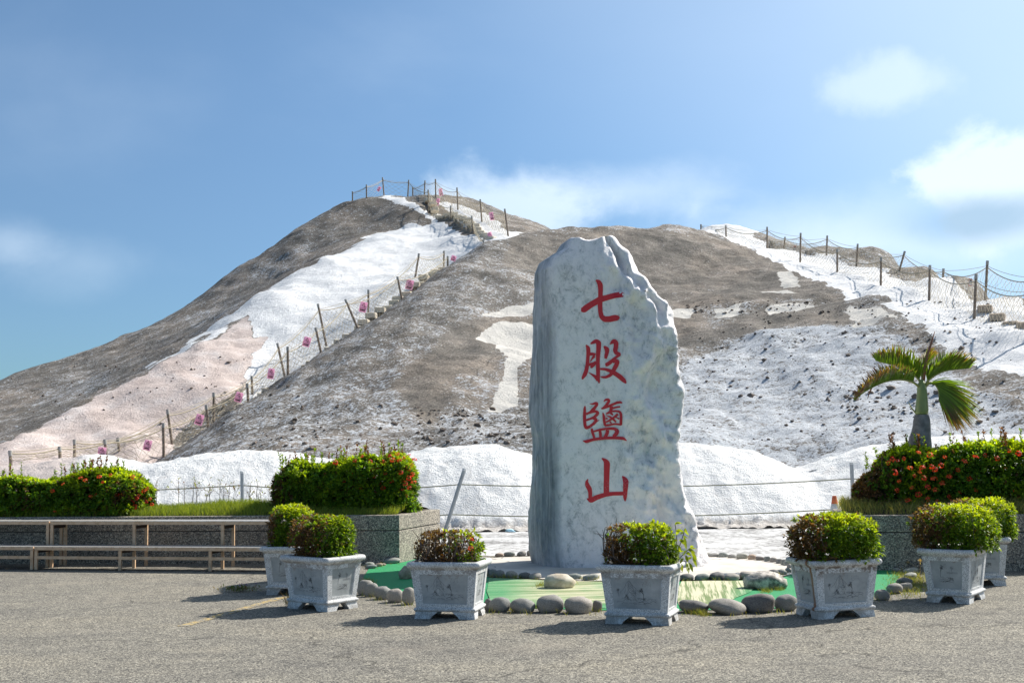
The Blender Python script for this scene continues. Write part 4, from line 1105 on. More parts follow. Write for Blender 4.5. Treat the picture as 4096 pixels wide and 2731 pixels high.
for k, hx, hy, hz, label, nros, bfrac in SHRUBS:
    c, rz, pt = PL[k]; z0 = 0.555
    t = thing('clipped_shrub', label, 'shrub', (c[0], c[1], z0), 'clipped shrubs in the stone planters')
    ctr = c
    def bfn(p, c=c, hx=hx, hy=hy, bfrac=bfrac, k=k):
        u = (p[:, 0] - c[0]) / max(hx, hy) + 0.35 * fbm(p * 4, 2, 300 + k)       # left of the picture is the dry side
        top = np.clip((p[:, 2] - 0.85) * 2, 0, 0.3)
        return np.clip(1.5 - (u + 0.95) / max(bfrac * 2, 0.1) * 1.15, 0.03, 0.97) if bfrac > 0 else np.zeros(len(p))
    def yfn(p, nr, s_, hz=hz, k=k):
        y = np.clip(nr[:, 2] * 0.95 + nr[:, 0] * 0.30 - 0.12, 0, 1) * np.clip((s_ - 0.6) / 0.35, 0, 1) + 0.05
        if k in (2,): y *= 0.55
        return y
    zsc = 0.62
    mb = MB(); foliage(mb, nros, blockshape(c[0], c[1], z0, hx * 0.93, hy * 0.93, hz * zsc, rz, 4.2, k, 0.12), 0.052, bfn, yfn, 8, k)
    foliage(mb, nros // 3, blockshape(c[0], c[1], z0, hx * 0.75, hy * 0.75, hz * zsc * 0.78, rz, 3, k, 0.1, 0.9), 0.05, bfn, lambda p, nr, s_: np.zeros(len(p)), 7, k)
    tag(obj('foliage', mb, MAT['leaf'], t, colattr=True), kind='stuff')
    tw = MB(); twigs(tw, 26, c, hx * 0.9, hy * 0.9, z0 - 0.01, z0 + hz * 0.88, rz)
    if k in (3, 4): twigs(tw, 60 if k == 3 else 18, c, hx * 0.95, hy * 0.95, z0 - 0.01, z0 + hz * 1.06, rz, 0.03, 0.0055, (-1.0, 0.7) if k == 3 else (-1.05, -0.55))
    tag(obj('twigs', tw, MAT['twig'], t), kind='stuff')
    if k == 3: put_flowers(t, [P(1885, 2157, c[1] - 0.33), P(1883, 2193, c[1] - 0.34)], (0.45, 0.6))
# the broad-leaved sapling growing out of the fourth planter
c4 = PL[4][0]; Y4 = c4[1] - 0.02
t = thing('broad_leaved_sapling', 'long-leaved yellow-green sapling spilling over the right rim of the monument planter', 'sapling', P(2700, 2246, Y4))
def zp(x, y, dy=0.0): return P(2340 + x / S, 2060 + y / S, Y4 + dy)
stem_pts = [[zp(1120, 590), zp(1150, 420), zp(1150, 250), zp(1130, 110)], [zp(1140, 590), zp(1190, 380), zp(1240, 220), zp(1250, 170)], [zp(1150, 585), zp(1240, 480), zp(1310, 420), zp(1340, 400)], [zp(1160, 580), zp(1260, 580), zp(1300, 560)]]
mb = MB()
for sp_ in stem_pts: mb.tube(sp_, 0.004, 5)
obj('stem', mb, MAT['twig'], t)
lv = [((1130, 110), (1210, 75)), ((1130, 120), (1180, 70)), ((1140, 190), (1230, 180)), ((1145, 250), (1180, 170)), ((1240, 200), (1300, 225)), ((1245, 180), (1280, 175)), ((1235, 230), (1190, 210)), ((1230, 270), (1290, 270)), ((1190, 320), (1250, 340)), ((1240, 260), (1270, 400)), ((1180, 320), (1245, 300)), ((1310, 420), (1395, 400)), ((1320, 410), (1360, 360)), ((1290, 430), (1380, 450)), ((1280, 440), (1230, 480)), ((1260, 500), (1290, 560)), ((1330, 460), (1400, 530)), ((1350, 500), (1400, 620)), ((1300, 560), (1330, 500)), ((1290, 580), (1280, 670)), ((1305, 590), (1350, 680)), ((1300, 600), (1300, 700)), ((1205, 600), (1220, 680)), ((1150, 400), (1090, 420)), ((1150, 450), (1230, 430)), ((1100, 560), (1050, 600)), ((1180, 480), (1160, 560)), ((1170, 380), (1200, 440)), ((1210, 340), (1270, 380)), ((1150, 330), (1110, 280)), ((1265, 470), (1330, 480)), ((1240, 540), (1190, 580))]
for i, (a_, b_) in enumerate(lv):
    A = zp(*a_, dy=random.uniform(-.05, .03)); B = zp(*b_, dy=random.uniform(-.14, .0)); L = np.linalg.norm(B - A) * 1.1; d = (B - A) / np.linalg.norm(B - A)
    sv = np.cross(d, [0.0, 1.0, 0.25]); sv /= np.linalg.norm(sv); nv_ = np.cross(sv, d)
    rows = [(0, 0.0), (0.15, 0.5), (0.4, 1.0), (0.7, 0.75), (1.0, 0.0)]; vv = []; ff = []
    col = np.array([0.21, 0.26, 0.028]) * random.uniform(0.6, 1.3)
    for tt, wq in rows:
        cpt = A + d * L * tt + np.array([0, 0, -0.02]) * tt * tt; wd_ = wq * 0.017
        vv += [cpt + sv * wd_ + nv_ * wd_ * 0.3, cpt, cpt - sv * wd_ + nv_ * wd_ * 0.3]
    for r_ in range(4): ff += [(3 * r_, 3 * r_ + 1, 3 * r_ + 4, 3 * r_ + 3), (3 * r_ + 1, 3 * r_ + 2, 3 * r_ + 5, 3 * r_ + 4)]
    mb = MB(); mb.add(vv, ff, col); obj('leaf', mb, MAT['leaf'], t, smooth=True, colattr=True)

# ------------------------------------------------------------------ flowering hedges in the planter walls
def hedge(label, x0, x1, Y, ztop_fn, z0, depth, nros, brown, flowers, loc, rz, young=0.5, spikes=10, spike_x=None, density_gap=None):
    t = thing('flowering_hedge', label, 'hedge', loc, 'red-flowered hedges')
    c_, s_ = math.cos(rz), math.sin(rz); L = x1 - x0
    def shape(n_):
        n_ = int(n_ * 1.0)
        u = rng.random(n_) * L + x0; h = ztop_fn(u)
        # walk round the front/top/back outline
        a_ = rng.random(n_) * (2 * h + depth); fr = a_ < h; tp = (a_ >= h) & (a_ < h + depth)
        z = np.where(fr, a_, np.where(tp, h, 2 * h + depth - a_)); y = np.where(fr, -depth / 2, np.where(tp, a_ - h - depth / 2, depth / 2))
        # rounded edges
        cr_ = np.clip((z - (h - 0.22)) / 0.22, 0, 1); y = y * (1 - 0.35 * cr_ ** 2)
        eu = np.minimum(u - x0, x1 - u); ed = np.clip(1 - eu / 0.35, 0, 1); y = y * np.sqrt(np.clip(1 - ed ** 2, 0, 1)); z = np.where(tp, z - 0.28 * ed ** 2, np.minimum(z, h - 0.28 * ed ** 2))
        nr = np.stack([np.where(ed > 0, np.sign(u - (x0 + x1) / 2) * ed, 0), np.where(tp, 0, np.sign(y + 1e-9)), np.where(tp, 1.0, 0.25)], 1)
        nr /= np.linalg.norm(nr, axis=1)[:, None]
        s = 1 - np.abs(rng.standard_normal(n_)) * 0.16; s = np.clip(s, 0.2, 1)
        q = np.stack([u, y, z], 1); wob_ = fbm(q * 2.6 + 5, 3, 400 + int(abs(x0) * 10)) * 0.17
        p = np.stack([u, y * s, z * (0.55 + 0.45 * s)], 1) + nr * wob_[:, None]
        p[:, 2] = np.maximum(p[:, 2], 0.10 * rng.random(n_) + 0.06)
        X = loc[0] + c_ * p[:, 0] - s_ * p[:, 1]; Yw = loc[1] + s_ * p[:, 0] + c_ * p[:, 1]
        N = np.stack([c_ * nr[:, 0] - s_ * nr[:, 1], s_ * nr[:, 0] + c_ * nr[:, 1], nr[:, 2]], 1)
        return np.stack([X, Yw, p[:, 2] + z0], 1), N, s
    def bfn(p): 
        xl = (p[:, 0] - loc[0]) * c_ + (p[:, 1] - loc[1]) * s_
        return brown(xl, p)
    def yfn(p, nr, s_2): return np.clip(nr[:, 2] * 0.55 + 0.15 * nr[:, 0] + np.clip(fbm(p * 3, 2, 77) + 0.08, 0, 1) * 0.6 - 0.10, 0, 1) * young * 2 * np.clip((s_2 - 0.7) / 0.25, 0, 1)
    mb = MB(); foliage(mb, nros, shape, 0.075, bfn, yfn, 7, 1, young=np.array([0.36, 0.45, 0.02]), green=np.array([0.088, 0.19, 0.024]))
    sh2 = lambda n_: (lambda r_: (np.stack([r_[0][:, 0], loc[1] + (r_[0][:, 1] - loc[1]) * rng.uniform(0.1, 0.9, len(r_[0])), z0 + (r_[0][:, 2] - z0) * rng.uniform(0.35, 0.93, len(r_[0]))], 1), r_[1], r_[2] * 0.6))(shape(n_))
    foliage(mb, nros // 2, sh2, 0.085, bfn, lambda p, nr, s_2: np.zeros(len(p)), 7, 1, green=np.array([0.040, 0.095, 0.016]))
    tw = MB()
    # upright shoots above the clipped top
    for i in range(spikes):
        u = random.uniform(x0 + 0.1, x1 - 0.15) if spike_x is None else random.choice(spike_x) + random.gauss(0, 0.12)
        u = min(max(u, x0 + 0.05), x1 - 0.1)
        h = float(ztop_fn(np.array([u]))[0]); yy = random.uniform(-.3, .3) * depth; hh = random.uniform(0.10, 0.26)
        b0 = np.array([loc[0] + c_ * u - s_ * yy, loc[1] + s_ * u + c_ * yy, z0 + h - 0.08]); tip = b0 + np.array([random.gauss(0, .03), random.gauss(0, .03), hh + 0.08])
        tw.tube([b0, tip], [0.004, 0.002], 3)
        nl = 26; tt = rng.random(nl); ps = b0 + (tip - b0) * (0.3 + 0.7 * tt[:, None]); dr = rng.standard_normal((nl, 3)); dr[:, 2] = np.abs(dr[:, 2]) + 0.7; dr /= np.linalg.norm(dr, axis=1)[:, None]
        br = random.random() < 0.5; cc = (np.array([0.14, 0.06, 0.03]) if br else np.array([0.17, 0.25, 0.025])) * rng.uniform(0.7, 1.3, (nl, 1))
        v, f, c2 = leaf_batch(ps, dr, 0.055 * rng.uniform(.7, 1.2, nl), 0.022, cc); mb.add(v, f, c2)
    for i in range(int(L * 16)):
        u = random.uniform(x0 + 0.1, x1 - 0.1); h = float(ztop_fn(np.array([u]))[0]); yy = random.uniform(-.45, .45) * depth
        b0 = np.array([loc[0] + c_ * u - s_ * yy * .6, loc[1] + s_ * u + c_ * yy * .6, z0]); tip = np.array([loc[0] + c_ * (u + random.gauss(0, .12)) - s_ * yy, loc[1] + s_ * u + c_ * yy, z0 + h * random.uniform(.7, .97)])
        tw.tube([b0, (b0 + tip) / 2 + rng.standard_normal(3) * .03, tip], [0.009, 0.006, 0.003], 4)
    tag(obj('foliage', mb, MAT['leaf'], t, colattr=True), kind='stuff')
    tag(obj('branches', tw, MAT['twig'], t), kind='stuff')
    put_flowers(t, flowers, (0.5, 0.95))
    return t
RZL = math.atan2(-0.99, 7.86); RZR = math.atan2(-0.83, 5.2)
def front_pts(lst, Y): return [PV(x, y, Y) for x, y in lst]
# left hedge
lc = PV(180, 1170, 20.35); lc = (lc[0], lc[1], 0.70)
def spread_flowers(poly_pts, Y, jitter=0.0): return [PV(x, y, Y + random.uniform(-.05, .05)) for x, y in poly_pts]
fl_l = [(185, 1098), (228, 1095), (305, 1095), (196, 1103), (270, 1110), (295, 1127), (283, 1133), (330, 1128), (318, 1139), (307, 1149), (315, 1144), (336, 1152), (270, 1137), (249, 1120), (236, 1107), (345, 1145), (338, 1122), (126, 1175), (208, 1140), (222, 1136), (309, 1163), (296, 1168), (349, 1158), (262, 1145), (240, 1133), (254, 1090), (120, 1127), (145, 1112), (232, 1150)]
hedge('flowering hedge on the left planter wall, running out of the left edge', -2.35, 1.22, 20.3, lambda u: 0.60 + 0.10 * np.clip((u + 0.6) / 1.2, 0, 1) + 0.03 * np.sin(u * 5), 0.68, 0.85, 5600,
      lambda xl, p: np.clip(0.10 + 0.5 * fbm(p * 1.8, 3, 55), 0.02, 0.6), spread_flowers(fl_l, 19.92), lc, RZL, 0.8, 40, [-0.5, -0.3, -0.1, 0.1, 0.3, 0.55, -1.6, -1.2])
cc_ = PV(800, 1175, 20.05); cc_ = (cc_[0] - 0.02, cc_[1], 0.70)
fl_c = [(912, 1043), (928, 1050), (945, 1067), (948, 1090), (950, 1108), (938, 1098), (930, 1110), (902, 1057), (880, 1062), (868, 1075), (850, 1083), (884, 1088), (900, 1105), (920, 1085), (940, 1120), (925, 1125), (908, 1130), (890, 1098), (872, 1110), (850, 1060), (832, 1048), (815, 1058), (940, 1045), (918, 1058), (895, 1047), (860, 1095), (880, 1120), (940, 1078), (828, 1120), (898, 1147), (876, 1155), (810, 1090), (790, 1105), (770, 1062), (952, 1056), (933, 1137)]
hedge('flowering hedge with brown left end at the corner of the left planter wall', -1.14, 1.10, 20.0, lambda u: 0.80 + 0.12 * np.clip((u + 0.3) / 1.2, 0, 1) - 0.06 * np.clip((-0.5 - u) / 0.6, 0, 1) + 0.02 * np.sin(u * 6), 0.68, 0.9, 4800,
      lambda xl, p: np.clip(0.85 - (xl + 1.14) / 0.42 + 0.4 * fbm(p * 3, 2, 56), 0.05, 0.92), spread_flowers(fl_c, 19.62), cc_, RZL, 0.65, 44)
rc = PV(2200, 1170, 17.95); rc = (rc[0], rc[1], 0.72)
fl_r = [(2050, 1055), (2062, 1058), (2075, 1052), (2040, 1062), (2090, 1075), (2118, 1075), (2140, 1072), (2148, 1078), (2162, 1068), (2112, 1085), (2100, 1092), (2122, 1098), (2145, 1100), (2065, 1105), (2095, 1120), (2130, 1118), (2148, 1125), (2165, 1110), (2180, 1095), (2200, 1078), (2215, 1060), (2240, 1050), (2262, 1045), (2290, 1052), (2318, 1035), (2340, 1042), (2310, 1075), (2298, 1110), (2278, 1130), (2325, 1128), (2338, 1140), (2225, 1100), (2205, 1130), (2240, 1125), (2180, 1140), (2130, 1145), (2152, 1150), (2110, 1135), (2085, 1150), (2170, 1050), (2135, 1045), (2110, 1040), (2186, 1150), (2260, 1142), (2060, 1125), (2055, 1085), (2125, 1160)]
hedge('large flowering hedge with bare brown left end below the palm', -1.40, 2.6, 17.9, lambda u: 0.90 + 0.05 * np.clip((u + 0.2) / 0.8, -1, 1) + 0.02 * np.sin(u * 6) - 0.30 * np.clip((-1.0 - u) / 0.4, 0, 1), 0.70, 0.9, 7600,
      lambda xl, p: np.clip(1.0 - (xl + 1.25) / 0.50 + 0.3 * fbm(p * 3, 2, 57), 0.03, 0.96), spread_flowers(fl_r, 17.46), rc, RZR, 0.85, 56)

# grass in the planter walls
def grass(name, label, pts, hmin, hmax, colA, colB, lean=0.5, wid=0.006, kind='stuff'):
    pts = np.asarray(pts); n_ = len(pts)
    h = rng.uniform(hmin, hmax, n_); a_ = rng.random(n_) * 6.283; ln = rng.random(n_) * lean
    d = np.stack([np.cos(a_) * ln, np.sin(a_) * ln, np.ones(n_)], 1)
    s_ = np.stack([-np.sin(a_ + 1.2), np.cos(a_ + 1.2), np.zeros(n_)], 1) * wid / 2
    mid = pts + d * h[:, None] * 0.55; tip = pts + d * h[:, None] + np.stack([np.cos(a_), np.sin(a_), -0.6 * np.ones(n_)], 1) * (h * ln * 0.5)[:, None]
    v = np.stack([pts - s_, pts + s_, mid + s_ * 0.8, mid - s_ * 0.8, tip], 1).reshape(-1, 3); b_ = (np.arange(n_) * 5)[:, None]
    t_ = rng.random((n_, 1)); c = colA * (1 - t_) + colB * t_; c = c * rng.uniform(0.7, 1.3, (n_, 1))
    mb = MB(); mb.add(v, b_ + np.array([[0, 1, 2, 3]]), np.repeat(c, 5, 0))
    # tips as triangles
    mb.f.append([]); mb2f = (b_ + np.array([[3, 2, 4]]))
    mb.f.append(mb2f)
    return tag(obj(name, mb, MAT['grass'], colattr=True), label=label, kind=kind)
def wallgrid(Wc, n_, u0, u1, v0, v1):
    u = rng.uniform(u0, u1, n_); v = rng.uniform(v0, v1, n_)
    A, B, C_, D = Wc; p = (A * (1 - u)[:, None] + B * u[:, None]) * (1 - v)[:, None] + (D * (1 - u)[:, None] + C_ * u[:, None]) * v[:, None]
    return p
# mound of the turf: a low soil sheet, then blades
def mound(name, Wc, u0, u1, v0, v1, hfun, z0):
    us = np.linspace(u0, u1, 90); vs_ = np.linspace(v0, v1, 16); UU, VV = np.meshgrid(us, vs_)
    A, B, C_, D = Wc; p = (A * (1 - UU)[..., None] + B * UU[..., None]) * (1 - VV)[..., None] + (D * (1 - UU)[..., None] + C_ * UU[..., None]) * VV[..., None]
    z = z0 + hfun(p[..., 0], p[..., 1], VV); idx = np.arange(UU.size).reshape(UU.shape)
    q = np.stack([idx[:-1, :-1], idx[:-1, 1:], idx[1:, 1:], idx[1:, :-1]], -1).reshape(-1, 4)
    mb = MB(); mb.add(np.concatenate([p.reshape(-1, 2), z.reshape(-1, 1)], 1), q); return tag(obj(name, mb, MAT['soil'], smooth=True), kind='structure')
hl = lambda x, y, v: (0.02 + 0.17 * np.clip(np.sin(np.clip((v - 0.08) / 0.9, 0, 1) * math.pi), 0, 1) ** 0.6 * (0.75 + 0.5 * fbm(np.stack([x * 0.9, y * 0.9, x * 0], -1), 3, 90))) 
mound('soil_mound', LW, 0.02, 0.985, 0.09, 0.92, hl, 0.66); mound('soil_mound', RW, 0.03, 0.98, 0.08, 0.92, hl, 0.68)
def mpts(Wc, n_, u0, u1, v0, v1, z0):
    u = rng.uniform(u0, u1, n_); v = rng.uniform(v0, v1, n_); A, B, C_, D = Wc
    p = (A * (1 - u)[:, None] + B * u[:, None]) * (1 - v)[:, None] + (D * (1 - u)[:, None] + C_ * u[:, None]) * v[:, None]
    return np.concatenate([p, (z0 + hl(p[:, 0], p[:, 1], v))[:, None]], 1)
grass('planter_grass', 'tufted green grass along the left planter wall', mpts(LW, 30000, 0.02, 0.985, 0.085, 0.6, 0.65), 0.06, 0.15, np.array([0.10, 0.17, 0.02]), np.array([0.33, 0.37, 0.06]))
grass('planter_grass', 'tufted green and straw grass along the right planter wall', mpts(RW, 16000, 0.015, 0.98, 0.075, 0.92, 0.67), 0.08, 0.19, np.array([0.10, 0.15, 0.025]), np.array([0.42, 0.35, 0.13]))

# ------------------------------------------------------------------ the marble monument
out_l = [(147, 1520), (135, 1450), (128, 1370), (135, 1300), (145, 1200), (148, 1100), (143, 950), (138, 850), (140, 750), (143, 650), (147, 550), (150, 450), (152, 300), (155, 220), (175, 175), (215, 150), (245, 135), (265, 100), (300, 75), (330, 60), (350, 57)]
out_r = [(918, 1535), (910, 1510), (895, 1450), (880, 1400), (862, 1340), (850, 1290), (830, 1250), (805, 1190), (795, 1120), (782, 1050), (780, 970), (785, 930), (793, 860), (797, 790), (785, 700), (775, 620), (776, 560), (772, 480), (762, 450), (760, 400), (745, 370), (720, 345), (690, 320), (660, 290), (630, 255), (600, 220), (590, 190), (580, 150), (560, 120), (530, 90), (510, 60), (490, 47)]
top_c = [(350, 57), (365, 68), (385, 72), (400, 72), (425, 65), (450, 55), (470, 50), (490, 47)]
def sF(x, y): return 2000 + x / 1.12, 900 + y / 1.12
YL, YR, YF, YBK = 18.75, 18.25, 17.92, 19.25
L3 = np.array([P(*sF(*q), YL) for q in out_l]); R3 = np.array([P(*sF(*q), YR) for q in out_r]); T3 = np.array([P(*sF(*q), 18.4) for q in top_c])
ZTOP = T3[:, 2].max(); NZ = 230; NA = 176
zz = np.concatenate([np.linspace(-0.08, ZTOP - 0.02, NZ)])
xl = np.interp(zz, L3[:, 2], L3[:, 0]); xr = np.interp(zz, R3[:, 2], R3[:, 0]); xr = xr + 0.014 * (xr - xl)
def ridge_z(x): return np.interp(x, T3[:, 0], T3[:, 2])
ring_pts = []
sidev = []
for i, z in enumerate(zz):
    k = z / ZTOP; a_, b_ = xl[i], xr[i]; wd_ = b_ - a_
    kk_ = 1.0 - 0.45 * np.clip((k - 0.86) / 0.14, 0, 1) ** 1.5
    lean = 0.05 * k
    pts = np.array([[a_ + 0.02 * wd_, YBK - 0.15], [a_, YL], [a_ + 0.045 * wd_ + 0.03, YL - 0.42], [a_ + 0.16 * wd_, YF + 0.06], [a_ + 0.26 * wd_, YF + lean], [a_ + 0.62 * wd_, YF - 0.04 + lean], [a_ + 0.88 * wd_, YF + 0.05 + lean], [b_ - 0.02 * wd_, YF + 0.17], [b_, YR], [b_ - 0.04 * wd_, YBK - 0.35], [a_ + 0.6 * wd_, YBK], [a_ + 0.3 * wd_, YBK + 0.03]])
    pts[:, 1] = YR + (pts[:, 1] - YR) * kk_
    for _ in range(2):
        nxt = np.roll(pts, -1, 0); pts = np.stack([pts * 0.8 + nxt * 0.2, pts * 0.2 + nxt * 0.8], 1).reshape(-1, 2)
    seg = np.linalg.norm(np.roll(pts, -1, 0) - pts, axis=1); cs_ = np.concatenate([[0], np.cumsum(seg)]); cl = np.vstack([pts, pts[:1]])
    tq = np.linspace(0, cs_[-1], NA, endpoint=False)
    ring_pts.append(np.stack([np.interp(tq, cs_, cl[:, 0]), np.interp(tq, cs_, cl[:, 1]), np.full(NA, z)], 1))
RP = np.array(ring_pts)
# outward direction in plan
dn = np.roll(RP, -1, 1) - np.roll(RP, 1, 1); NRM = np.stack([dn[..., 1], -dn[..., 0], np.zeros(dn.shape[:2])], -1); NRM /= np.linalg.norm(NRM, axis=-1)[..., None]
fx = (RP[..., 0] - xl[:, None]) / (xr - xl)[:, None]
front = np.clip((-NRM[..., 1] - 0.2) / 0.5, 0, 1)
smooth_face = front * np.clip((0.66 - fx) / 0.10, 0, 1)                 # the lettered face was worked flat
rough = 1 - 0.86 * smooth_face
q = RP.reshape(-1, 3)
disp = fbm(q * np.array([1.1, 1.1, 0.8]), 4, 501) * 0.10
wside = np.clip((fx.reshape(-1) - 0.66) / 0.12, 0, 1); crag = (1 + 0.8 * wside) * ridged(q * np.array([2.8, 2.8, 1.1]) + np.array([0, 0, 0.6]) * q[:, :1], 4, 505) * 0.13 + ridged(q * np.array([5, 5, 2.2]), 3, 509) * 0.05
fine_ = fbm(q * 7, 4, 512) * 0.03
groove = -0.22 * np.exp(-((fx.reshape(-1) - (0.845 + 0.05 * np.sin(q[:, 2] * 2.1))) / 0.035) ** 2) * np.clip(0.4 + fbm(q * 1.3, 2, 515), 0, 1) * front.reshape(-1)
tk = 1 - 0.75 * np.clip((q[:, 2] / ZTOP - 0.84) / 0.12, 0, 1); dd = tk * (disp * 0.6 + crag + fine_) * rough.reshape(-1) + groove + fbm(q * 2.5, 4, 518) * 0.012
edge_keep = np.clip(np.abs(NRM[..., 0].reshape(-1)), 0, 1) ** 3           # keep the traced width at the outline
RP2 = q + NRM.reshape(-1, 3) * (dd * (1 - 0.72 * edge_keep))[:, None]
# top: cut by the uneven ridge
zc = ridge_z(RP2[:, 0]) - 0.15 * np.abs(RP2[:, 1] - 18.4) + fbm(RP2 * 5, 3, 520) * 0.012
RP2[:, 2] = np.where(q[:, 2] > ZTOP - 0.35, np.minimum(RP2[:, 2], np.maximum(zc, ZTOP - 0.6)), RP2[:, 2])
RP2 = RP2.reshape(RP.shape)
mb = MB(); v = RP2.reshape(-1, 3); idx = np.arange(NZ * NA).reshape(NZ, NA); nx_ = np.roll(idx, -1, 1)
qd = np.stack([idx[:-1], nx_[:-1], nx_[1:], idx[1:]], -1).reshape(-1, 4)
cx_ = RP2[-1].mean(0); nv0 = len(v)
capz = [RP2[-1] * (1 - s_) + cx_ * s_ for s_ in (0.25, 0.5, 0.75)]
for c_ in capz: c_[:, 2] = np.maximum(c_[:, 2], RP2[-1][:, 2].mean() - 0.03) + fbm(c_ * 5, 3, 520) * 0.03
allv = np.concatenate([v] + capz + [cx_[None]]); prev = idx[-1]; fs = [qd]
for k in range(3):
    cur = nv0 + k * NA + np.arange(NA); fs.append(np.stack([prev, np.roll(prev, -1), np.roll(cur, -1), cur], -1)); prev = cur
apex = len(allv) - 1
mb.add(allv, np.concatenate(fs)); mb.f.append(np.stack([prev, np.roll(prev, -1), np.full(NA, apex)], -1))
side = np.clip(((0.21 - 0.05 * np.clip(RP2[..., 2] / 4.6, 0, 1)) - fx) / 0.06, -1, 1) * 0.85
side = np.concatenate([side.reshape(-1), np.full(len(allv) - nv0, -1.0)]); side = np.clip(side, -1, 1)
mon = thing('marble_monument', 'tall grey-white marble monolith with four red carved characters', 'monument', (1.5, 18.3, 0))
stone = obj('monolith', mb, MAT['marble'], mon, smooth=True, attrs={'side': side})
sbvh = BVHTree.FromPolygons(allv.tolist(), np.concatenate(fs).tolist())

STROKES = {
 '七': ((2300, 1100, 7.842), [
  [(190, 1085, 110), (270, 1090, 200), (500, 930, 190), (780, 770, 190), (1000, 710, 175), (1250, 640, 170), (1450, 610, 180), (1530, 640, 110)],
  [(650, 165, 40), (730, 200, 130), (790, 300, 165), (800, 450, 150), (795, 700, 140), (785, 950, 150), (795, 1150, 140), (830, 1300, 150), (920, 1385, 180), (1080, 1385, 185), (1250, 1345, 200), (1350, 1350, 160), (1385, 1370, 90)]]),
 '股': ((2300, 1340, 7.842), [
  [(345, 310, 40), (410, 400, 130), (420, 520, 130), (405, 700, 110), (385, 950, 120), (350, 1130, 130), (300, 1250, 130), (245, 1330, 90), (235, 1390, 40)],
  [(485, 275, 40), (570, 230, 100), (660, 185, 130), (745, 240, 160), (740, 400, 150), (718, 700, 125), (715, 900, 120), (722, 1150, 125), (725, 1330, 115), (750, 1450, 75), (755, 1510, 30)],
  [(730, 1420, 110), (650, 1310, 110), (540, 1240, 60), (420, 1165, 12)],
  [(430, 600, 100), (540, 590, 90), (640, 620, 100)], [(600, 660, 100), (540, 740, 55), (470, 838, 14)],
  [(430, 925, 90), (560, 900, 90), (660, 850, 90)], [(640, 880, 70), (560, 950, 110), (500, 1010, 90), (508, 1040, 30)],
  [(905, 350, 50), (960, 400, 120), (1010, 450, 150), (1000, 560, 120), (970, 650, 115), (960, 740, 80)],
  [(1090, 297, 15), (1160, 225, 110), (1230, 190, 150), (1290, 250, 150), (1280, 380, 145), (1255, 480, 140), (1290, 570, 120), (1390, 590, 110), (1400, 620, 90), (1290, 690, 80), (1200, 770, 100), (1090, 870, 120), (990, 930, 125), (950, 935, 100)],
  [(1180, 830, 110), (1280, 800, 110), (1340, 830, 130), (1290, 950, 140), (1230, 1060, 130), (1180, 1160, 120), (1100, 1260, 100), (970, 1320, 85), (860, 1320, 60), (795, 1300, 20)],
  [(785, 1060, 60), (950, 1070, 85), (1100, 1120, 110), (1250, 1200, 140), (1400, 1300, 150), (1530, 1420, 140), (1600, 1510, 50)]]),
 '鹽': ((2310, 1580, 7.84), [
  [(235, 340, 40), (225, 430, 80), (220, 600, 100), (222, 800, 100), (235, 950, 100), (270, 1030, 100), (380, 990, 90), (480, 910, 80), (590, 830, 50), (690, 772, 12)],
  [(375, 265, 15), (480, 280, 60), (590, 240, 90), (620, 280, 90), (560, 370, 90), (490, 450, 110), (400, 540, 85), (290, 585, 60)],
  [(270, 590, 70), (420, 535, 75), (560, 500, 80), (650, 545, 90), (600, 620, 100), (520, 690, 80), (400, 740, 70), (270, 785, 70)],
  [(490, 720, 90), (590, 750, 90), (570, 820, 100), (480, 920, 90)],
  [(828, 205, 25), (860, 150, 60), (960, 130, 85), (995, 175, 90), (930, 280, 90), (850, 360, 70), (770, 420, 40)],
  [(745, 420, 50), (800, 415, 65), (900, 380, 70), (1080, 300, 75), (1250, 230, 80), (1350, 220, 80), (1400, 245, 30)],
  [(1100, 410, 60), (1230, 375, 60), (1340, 362, 55)], [(1060, 350, 120), (1055, 460, 95), (1010, 540, 85), (890, 585, 40)],
  [(1040, 560, 85), (1115, 622, 40)], [(795, 545, 30), (825, 680, 90), (838, 830, 85), (860, 950, 80)],
  [(1060, 510, 60), (1200, 495, 60), (1320, 515, 75), (1362, 600, 85), (1362, 750, 88), (1355, 940, 85)], [(850, 950, 75), (1000, 935, 60), (1180, 900, 60), (1360, 925, 65)],
  [(1265, 590, 80), (1150, 690, 70), (1000, 790, 60), (890, 848, 45)], [(895, 632, 20), (1020, 680, 60), (1130, 760, 70), (1205, 845, 50)],
  [(880, 720, 55), (945, 742, 45)], [(1200, 690, 35), (1310, 745, 55)], [(1015, 825, 50), (1065, 885, 35)],
  [(445, 1040, 60), (460, 1150, 90), (500, 1260, 80), (530, 1350, 70)], [(500, 1140, 50), (700, 1080, 70), (950, 1045, 75), (1150, 1045, 90), (1250, 1110, 120), (1220, 1200, 130), (1120, 1300, 90)],
  [(700, 1110, 80), (720, 1230, 95), (715, 1330, 80)], [(940, 1090, 100), (930, 1190, 115), (860, 1320, 100)],
  [(165, 1425, 20), (270, 1455, 105), (500, 1385, 90), (900, 1340, 90), (1200, 1335, 90), (1430, 1350, 105), (1545, 1430, 20)]]),
 '山': ((2310, 1810, 7.13), [
  [(690, 155, 30), (790, 220, 120), (840, 300, 180), (835, 450, 170), (830, 700, 158), (822, 950, 160), (825, 1180, 160)],
  [(300, 740, 20), (262, 830, 90), (280, 930, 130), (340, 1020, 140), (362, 1120, 115), (362, 1310, 100)],
  [(265, 1305, 20), (375, 1360, 150), (550, 1270, 140), (800, 1190, 125), (1000, 1165, 110), (1320, 1160, 110)],
  [(1275, 665, 30), (1340, 740, 130), (1380, 820, 165), (1370, 950, 145), (1360, 1150, 120), (1352, 1300, 100), (1360, 1380, 30)]])}
